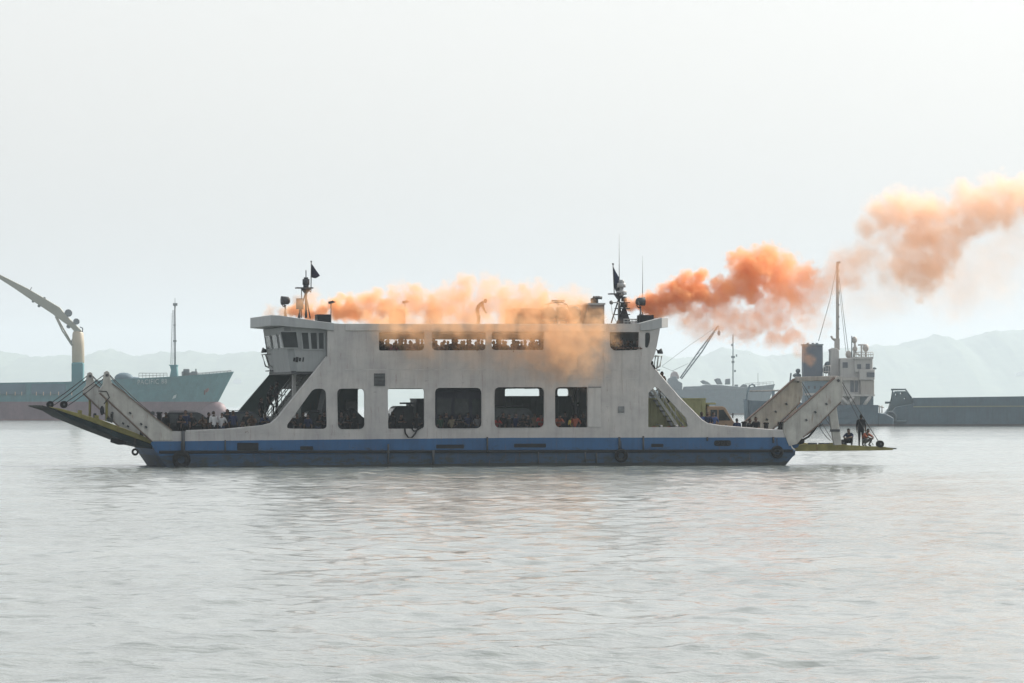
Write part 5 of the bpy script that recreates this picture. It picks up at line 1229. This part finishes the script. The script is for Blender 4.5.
# -- long barge and its bow gantry, far right
mba=shipmat('barge_blue_paint',[(.3,(.045,.04,.04)),(99,(.05,.095,.12))])
B=Ship('barge',735,960,'long low blue grey barge with an A shaped gantry running out of the frame','barge')
hull=B.prism([(884,428),(884,414),(888,413),(893,407),(910,404),(910,397.8),(1024,396.2),(1240,395),(1240,428)],-6,8,'hull',mba,bevel=.15)
B.prism([(910,406.2),(1240,404.5),(1240,405.5),(910,407.2)],-6.12,-6.01,'rubbing_strake',pmat('yellowed_strake_paint',(.20,.21,.14),.7,0,.2,.5),hull)
for i in range(22):
    px=916+i*14.5; B.box(px,px+.8,407.8,426,-6.1,-6.01,'side_rib',mba)
for i in range(11):
    px=921+i*29; B.box(px,px+.8,398.5,405,-6.1,-6.01,'side_rib',mba)
mga=pmat('gantry_paint',(.06,.10,.115),.7,0,.2,.4,.3)
ga=B.prism([(885.5,414),(889,403),(892,392.5),(894,391.2),(903.5,391.2),(905.5,394),(909,398.5),(911,407),(911,414)],-4,-1,'gantry',mga,holes=[[(893.2,395.2),(894.2,396.2),(895.3,395.2),(895.2,393.9),(894.2,393),(893.3,393.8)],[(898,393.8),(899.2,394.9),(900.4,393.8),(900.3,392.8),(899.2,392.1),(898.1,392.7)],[(901.9,399.2),(904,399.2),(904,398),(901.9,398)],[(899.8,410.5),(901.2,410.5),(901.2,406),(899.8,406)]])
B.line([(889.5,401),(891,389.6),(903.5,389.4),(909.5,398)],.16,'gantry_frame',mga,ga,dy=-3.5); B.line([(891,389.6),(903.5,389.4)],.16,'gantry_frame',mga,ga,dy=0)
B.line([(883.5,402.6),(889,402.6)],.2,'platform',mga,ga,dy=-3); B.line([(905,392),(906.5,396.5)],.12,'ladder',mga,ga,dy=-3.5)
mb=MB(); mb.torus(B.p(887.5,417,-6.2),.8,.22,n=16); mb.build('tyre',mgu,B.e)
B.line([(884,421.5),(903,421)],.2,'rubbing_bar',mga,dy=-6.2)

# -- small houses at the foot of the hills
def hillhouse(px,py,label):
    Y=HY0+40
    while Y<HY1 and hill_z((px-512)/FPX*Y,Y)<CAMH-(py-HY)/FPX*Y: Y+=20
    x=(px-512)/FPX*Y; z=hill_z(x,Y); e=empty('house',(x,Y,z),0,label,'house')
    mb=MB(); mb.bb((-8,-5,-4),(8,5,4)); mb.build('wall',mw,e)
    mb=MB(); mb.prism([(-9,4),(0,8),(9,4)],-5.6,5.6); mb.build('roof',mw,e)
hillhouse(237.5,382.8,'tiny white house at the foot of the hills beyond the bulbous bow')
hillhouse(1020.5,376.5,'tiny white house on the hill above the long barge')

# ------------------------------------------------------------ smoke
def smoke(puffs,vox,mat,label,seed=0.0,amp=1.0,nscale=.75,warp=.5,e0=-1.18,e1=-.55,vshift=0,rf=1.38):
    """puffs: (px,py,v,r_px,density[,depth factor]) in the ferry's frame; a voxel grid made by geometry nodes"""
    P=[]
    for q in puffs:
        px,py,v,r,d=q[:5]; v+=vshift; df=q[5] if len(q)>5 else 1.1
        c=L(px,py,v); rr=r/18.0*rf; P.append((Vector(c),Vector((rr,rr*df,rr)),d))
    lo=[min(c[i]-r[i]*1.5 for c,r,d in P)-.2 for i in range(3)]; hi=[max(c[i]+r[i]*1.5 for c,r,d in P)+.2 for i in range(3)]
    ng=bpy.data.node_groups.new('smoke_field','GeometryNodeTree')
    ng.interface.new_socket('Geometry',in_out='OUTPUT',socket_type='NodeSocketGeometry')
    N=ng.nodes; K_=ng.links
    pos=N.new('GeometryNodeInputPosition')
    off=N.new('ShaderNodeVectorMath'); off.operation='ADD'; K_.new(pos.outputs[0],off.inputs[0]); off.inputs[1].default_value=(seed,seed*.7,seed*1.3)
    n1=N.new('ShaderNodeTexNoise'); n1.inputs['Scale'].default_value=nscale*.55; n1.inputs['Detail'].default_value=1.5; K_.new(off.outputs[0],n1.inputs['Vector'])
    sb=N.new('ShaderNodeVectorMath'); sb.operation='SUBTRACT'; K_.new(n1.outputs['Color'],sb.inputs[0]); sb.inputs[1].default_value=(.5,.5,.5)
    s2=N.new('ShaderNodeVectorMath'); s2.operation='SCALE'; K_.new(sb.outputs[0],s2.inputs[0]); s2.inputs['Scale'].default_value=warp*2
    wp=N.new('ShaderNodeVectorMath'); wp.operation='ADD'; K_.new(pos.outputs[0],wp.inputs[0]); K_.new(s2.outputs[0],wp.inputs[1])
    n2=N.new('ShaderNodeTexNoise'); n2.inputs['Scale'].default_value=nscale*1.5; n2.inputs['Detail'].default_value=6; n2.inputs['Roughness'].default_value=.7; K_.new(off.outputs[0],n2.inputs['Vector'])
    na=N.new('ShaderNodeMath'); na.operation='MULTIPLY_ADD'; K_.new(n2.outputs['Fac'],na.inputs[0]); na.inputs[1].default_value=amp*2.6; na.inputs[2].default_value=-amp*1.3
    tot=None
    for c,r,d in P:
        a=N.new('ShaderNodeVectorMath'); a.operation='SUBTRACT'; K_.new(wp.outputs[0],a.inputs[0]); a.inputs[1].default_value=c
        b=N.new('ShaderNodeVectorMath'); b.operation='DIVIDE'; K_.new(a.outputs[0],b.inputs[0]); b.inputs[1].default_value=r
        l=N.new('ShaderNodeVectorMath'); l.operation='LENGTH'; K_.new(b.outputs[0],l.inputs[0])
        e=N.new('ShaderNodeMath'); e.operation='SUBTRACT'; K_.new(na.outputs[0],e.inputs[0]); K_.new(l.outputs['Value'],e.inputs[1])
        mr=N.new('ShaderNodeMapRange'); mr.interpolation_type='SMOOTHSTEP'; K_.new(e.outputs[0],mr.inputs['Value'])
        mr.inputs['From Min'].default_value=e0; mr.inputs['From Max'].default_value=e1; mr.inputs['To Max'].default_value=d
        if tot is None: tot=mr.outputs[0]
        else:
            s=N.new('ShaderNodeMath'); s.operation='MAXIMUM' ; K_.new(tot,s.inputs[0]); K_.new(mr.outputs[0],s.inputs[1]); tot=s.outputs[0]
    # inner mottling
    n3=N.new('ShaderNodeTexNoise'); n3.inputs['Scale'].default_value=nscale*1.1; n3.inputs['Detail'].default_value=4; K_.new(wp.outputs[0],n3.inputs['Vector'])
    m3=N.new('ShaderNodeMapRange'); K_.new(n3.outputs['Fac'],m3.inputs['Value']); m3.inputs['From Min'].default_value=.32; m3.inputs['From Max'].default_value=.68; m3.inputs['To Min'].default_value=.25; m3.inputs['To Max'].default_value=1.5
    mm=N.new('ShaderNodeMath'); mm.operation='MULTIPLY'; K_.new(tot,mm.inputs[0]); K_.new(m3.outputs[0],mm.inputs[1])
    vc=N.new('GeometryNodeVolumeCube'); K_.new(mm.outputs[0],vc.inputs['Density'])
    vc.inputs['Min'].default_value=lo; vc.inputs['Max'].default_value=hi
    for i,ax in enumerate('XYZ'): vc.inputs['Resolution '+ax].default_value=max(8,int((hi[i]-lo[i])/vox))
    sm=N.new('GeometryNodeSetMaterial'); K_.new(vc.outputs[0],sm.inputs[0]); sm.inputs['Material'].default_value=mat
    go=N.new('NodeGroupOutput'); K_.new(sm.outputs[0],go.inputs[0])
    mb=MB(); mb.box([(a+b)/2 for a,b in zip(lo,hi)],[.01]*3); me=mb.mesh('smoke_plume',mat); o=bpy.data.objects.new('smoke_plume',me); COL.objects.link(o)
    o.location=(0,D0,0); o.rotation_euler=(0,0,TH)
    md=o.modifiers.new('smoke','NODES'); md.node_group=ng
    tag(o,label,'smoke',kind='stuff'); return o
def smokemat(name,col,dens,aniso=.05):
    m=bpy.data.materials.new(name); m.use_nodes=True; n=m.node_tree; n.nodes.clear()
    v=nd(n,'ShaderNodeVolumePrincipled'); v.inputs['Color'].default_value=(*col,1); v.inputs['Density'].default_value=dens; v.inputs['Anisotropy'].default_value=aniso
    v.inputs['Density Attribute'].default_value='density'
    o_=nd(n,'ShaderNodeOutputMaterial'); n.links.new(v.outputs[0],o_.inputs['Volume']); return m
sm1=smokemat('orange_smoke',(.99,.57,.30),1.35); sm2=smokemat('peach_smoke',(1.0,.76,.585),1.0); sm3=smokemat('tan_smoke',(.95,.615,.35),1.75)
PB=[(632,304,3,7,3.2),(641,303,3,8,3.2),(652,300,3,9,3.2),(653,312,3,9,3),(664,299,3,9,3),(667,309,3,9,2.2),(679,292,3,10,3),(689,284,3,9,3),(700,277,3,8,3),(682,302,3.2,10,2.2),(697,291,3.5,11,2.5),(715,285,3.8,8,1.5),(708,298,3.8,11,1.6),(714,313,4,8,.9),(724,292,4,9,1.6),
    (696,313,3.6,10,.5),(680,318,3.6,10,.4),(700,330,3.6,12,.22),
    (742,262,4.5,12,1.8),(766,259,4.8,13,1.5),(755,271,4.6,17,1.8),(742,284,4.4,14,2.0),(751,296,4.5,9,1.8),(783,272,5,17,1.0),(803,278,5.2,14,.8),(783,290,5,18,.8),(800,303,5.2,15,.55),(814,297,5.4,14,.45),(771,305,4.9,13,.6),(779,320,5,12,.7),(790,336,5.2,10,.6),(799,348,5.3,8,.5),(808,358,5.3,7,.3),
    (727,318,4.2,16,.5),(747,328,4.4,14,.55),(722,300,4,14,.7),(762,318,4.6,14,.5),(700,322,4,16,.4),(775,338,4.8,12,.4),(822,285,5.6,14,.35),(834,278,5.8,16,.25),(848,272,6,18,.18),(812,318,5.4,18,.15)]
PC=[(866,228,6.5,10,1.0),(889,234,6.8,13,.6),(899,250,6.9,14,.6),(878,262,6.7,13,.35),(893,273,7,14,.5),(883,217,6.8,14,1.1),(902,210,7,15,1.2),(921,212,7.2,16,1.2),(937,212,7.4,15,1.1),(925,230,7.2,18,1.2),(914,248,7,17,1.1),(911,266,7,18,1.1),(922,282,7.2,14,.9),(933,266,7.3,16,1.1),(943,249,7.5,16,1.1),(951,234,7.7,16,1.1),(965,219,7.9,17,1.1),(965,198,7.9,13,.9),(984,208,8.2,17,1.1),(996,192,8.4,15,1.0),(1007,204,8.5,17,1.0),(1019,194,8.7,15,1.0),(1038,202,9,18,1.0),(1062,196,9.4,20,1.0),(1085,205,9.6,18,.8),
    (866,253,6.5,12,.55),(859,246,6.4,8,.45),(845,280,6.2,13,.18),(956,288,7.6,28,.12),(985,270,8.2,32,.09),(890,292,7,22,.12),(1010,240,8.6,26,.10),(850,265,6.2,18,.2),(865,300,6.5,22,.08)]
PA=[(268,313,3.5,6,.7),(280,313,3.5,6,.8),(292,314,5.6,5,3),(300,313,5.6,6,3),(310,312,5.6,7,3),(322,309,5.8,7,3),(333,304,5.6,6,2.6),(342,298,5.4,5,2.2),(340,311,4.6,9,2.4),(352,310,4,10,2.2),(320,314,5.4,6,2),(312,300,3.8,9,.35),(300,303,3.8,8,.35),
    (364,307,3.5,12,1.3),(374,300,3.7,9,.7),(384,312,3.3,13,1.2),(396,300,3.5,12,.7),(396,286,3.7,8,.22),(415,287,3.4,6,.9),(418,294,3.4,7,.6),(411,305,3.4,13,1.0),(400,320,2.0,12,1.0),(386,326,.2,10,.6),(372,322,1.5,10,.7),
    (428,308,3.4,13,.8),(448,303,3.4,15,.7),(459,295,3.4,12,.7),(469,284,3.4,8,.6),(436,314,2.6,12,.8),(466,312,3,15,.6),(483,304,3.2,14,.55),(492,287,3.6,12,.35),(504,296,3.4,14,.5),(514,309,3.2,15,.65),
    (510,312,1.6,12,.5),(530,314,1.4,12,.55),(545,312,.9,12,.5),(565,313,.8,12,.5),(525,300,3.2,13,.55),(538,295,3.4,12,.4),(538,310,2.6,14,.7),(556,313,2.4,14,.6),(575,296,3.3,11,.25),(578,313,1.8,13,.6),(592,318,1,9,.5),
    (392,330,-.7,15,.30),(415,331,-.8,15,.30),(438,328,-.8,15,.28),(460,327,-.8,15,.26),(482,328,-.8,15,.3),(506,329,-.9,16,.32),(530,332,-1.0,17,.36),(553,336,-1.1,20,.30),(574,341,-1.1,21,.28),(592,334,-1.0,18,.24),(605,328,-.9,12,.16),(584,362,-1.1,18,.13),(560,362,-1.1,18,.14),(538,355,-1.0,18,.13),(510,350,-.8,18,.08),(470,348,-.8,18,.07),(420,348,-.8,18,.07),(570,350,-2,22,.2)]
if True:
    smoke(PB,.07,sm1,'thick orange smoke billowing from the second mast across the harbour',seed=3.1,nscale=1.05,e0=-1.1,e1=-.74,amp=1.25,rf=1.17)
    smoke(PC,.12,sm2,'detached peach cloud of smoke drifting high above the tall mast',seed=11.3,amp=1.1,nscale=.85,e0=-1.2,e1=-.5,rf=1.35)
    smoke(PA,.085,sm3,'pale orange smoke rolling along the ferry roof and upper deck openings',seed=23.7,amp=1.45,nscale=1.05,e0=-1.22,e1=-.5,rf=1.17)
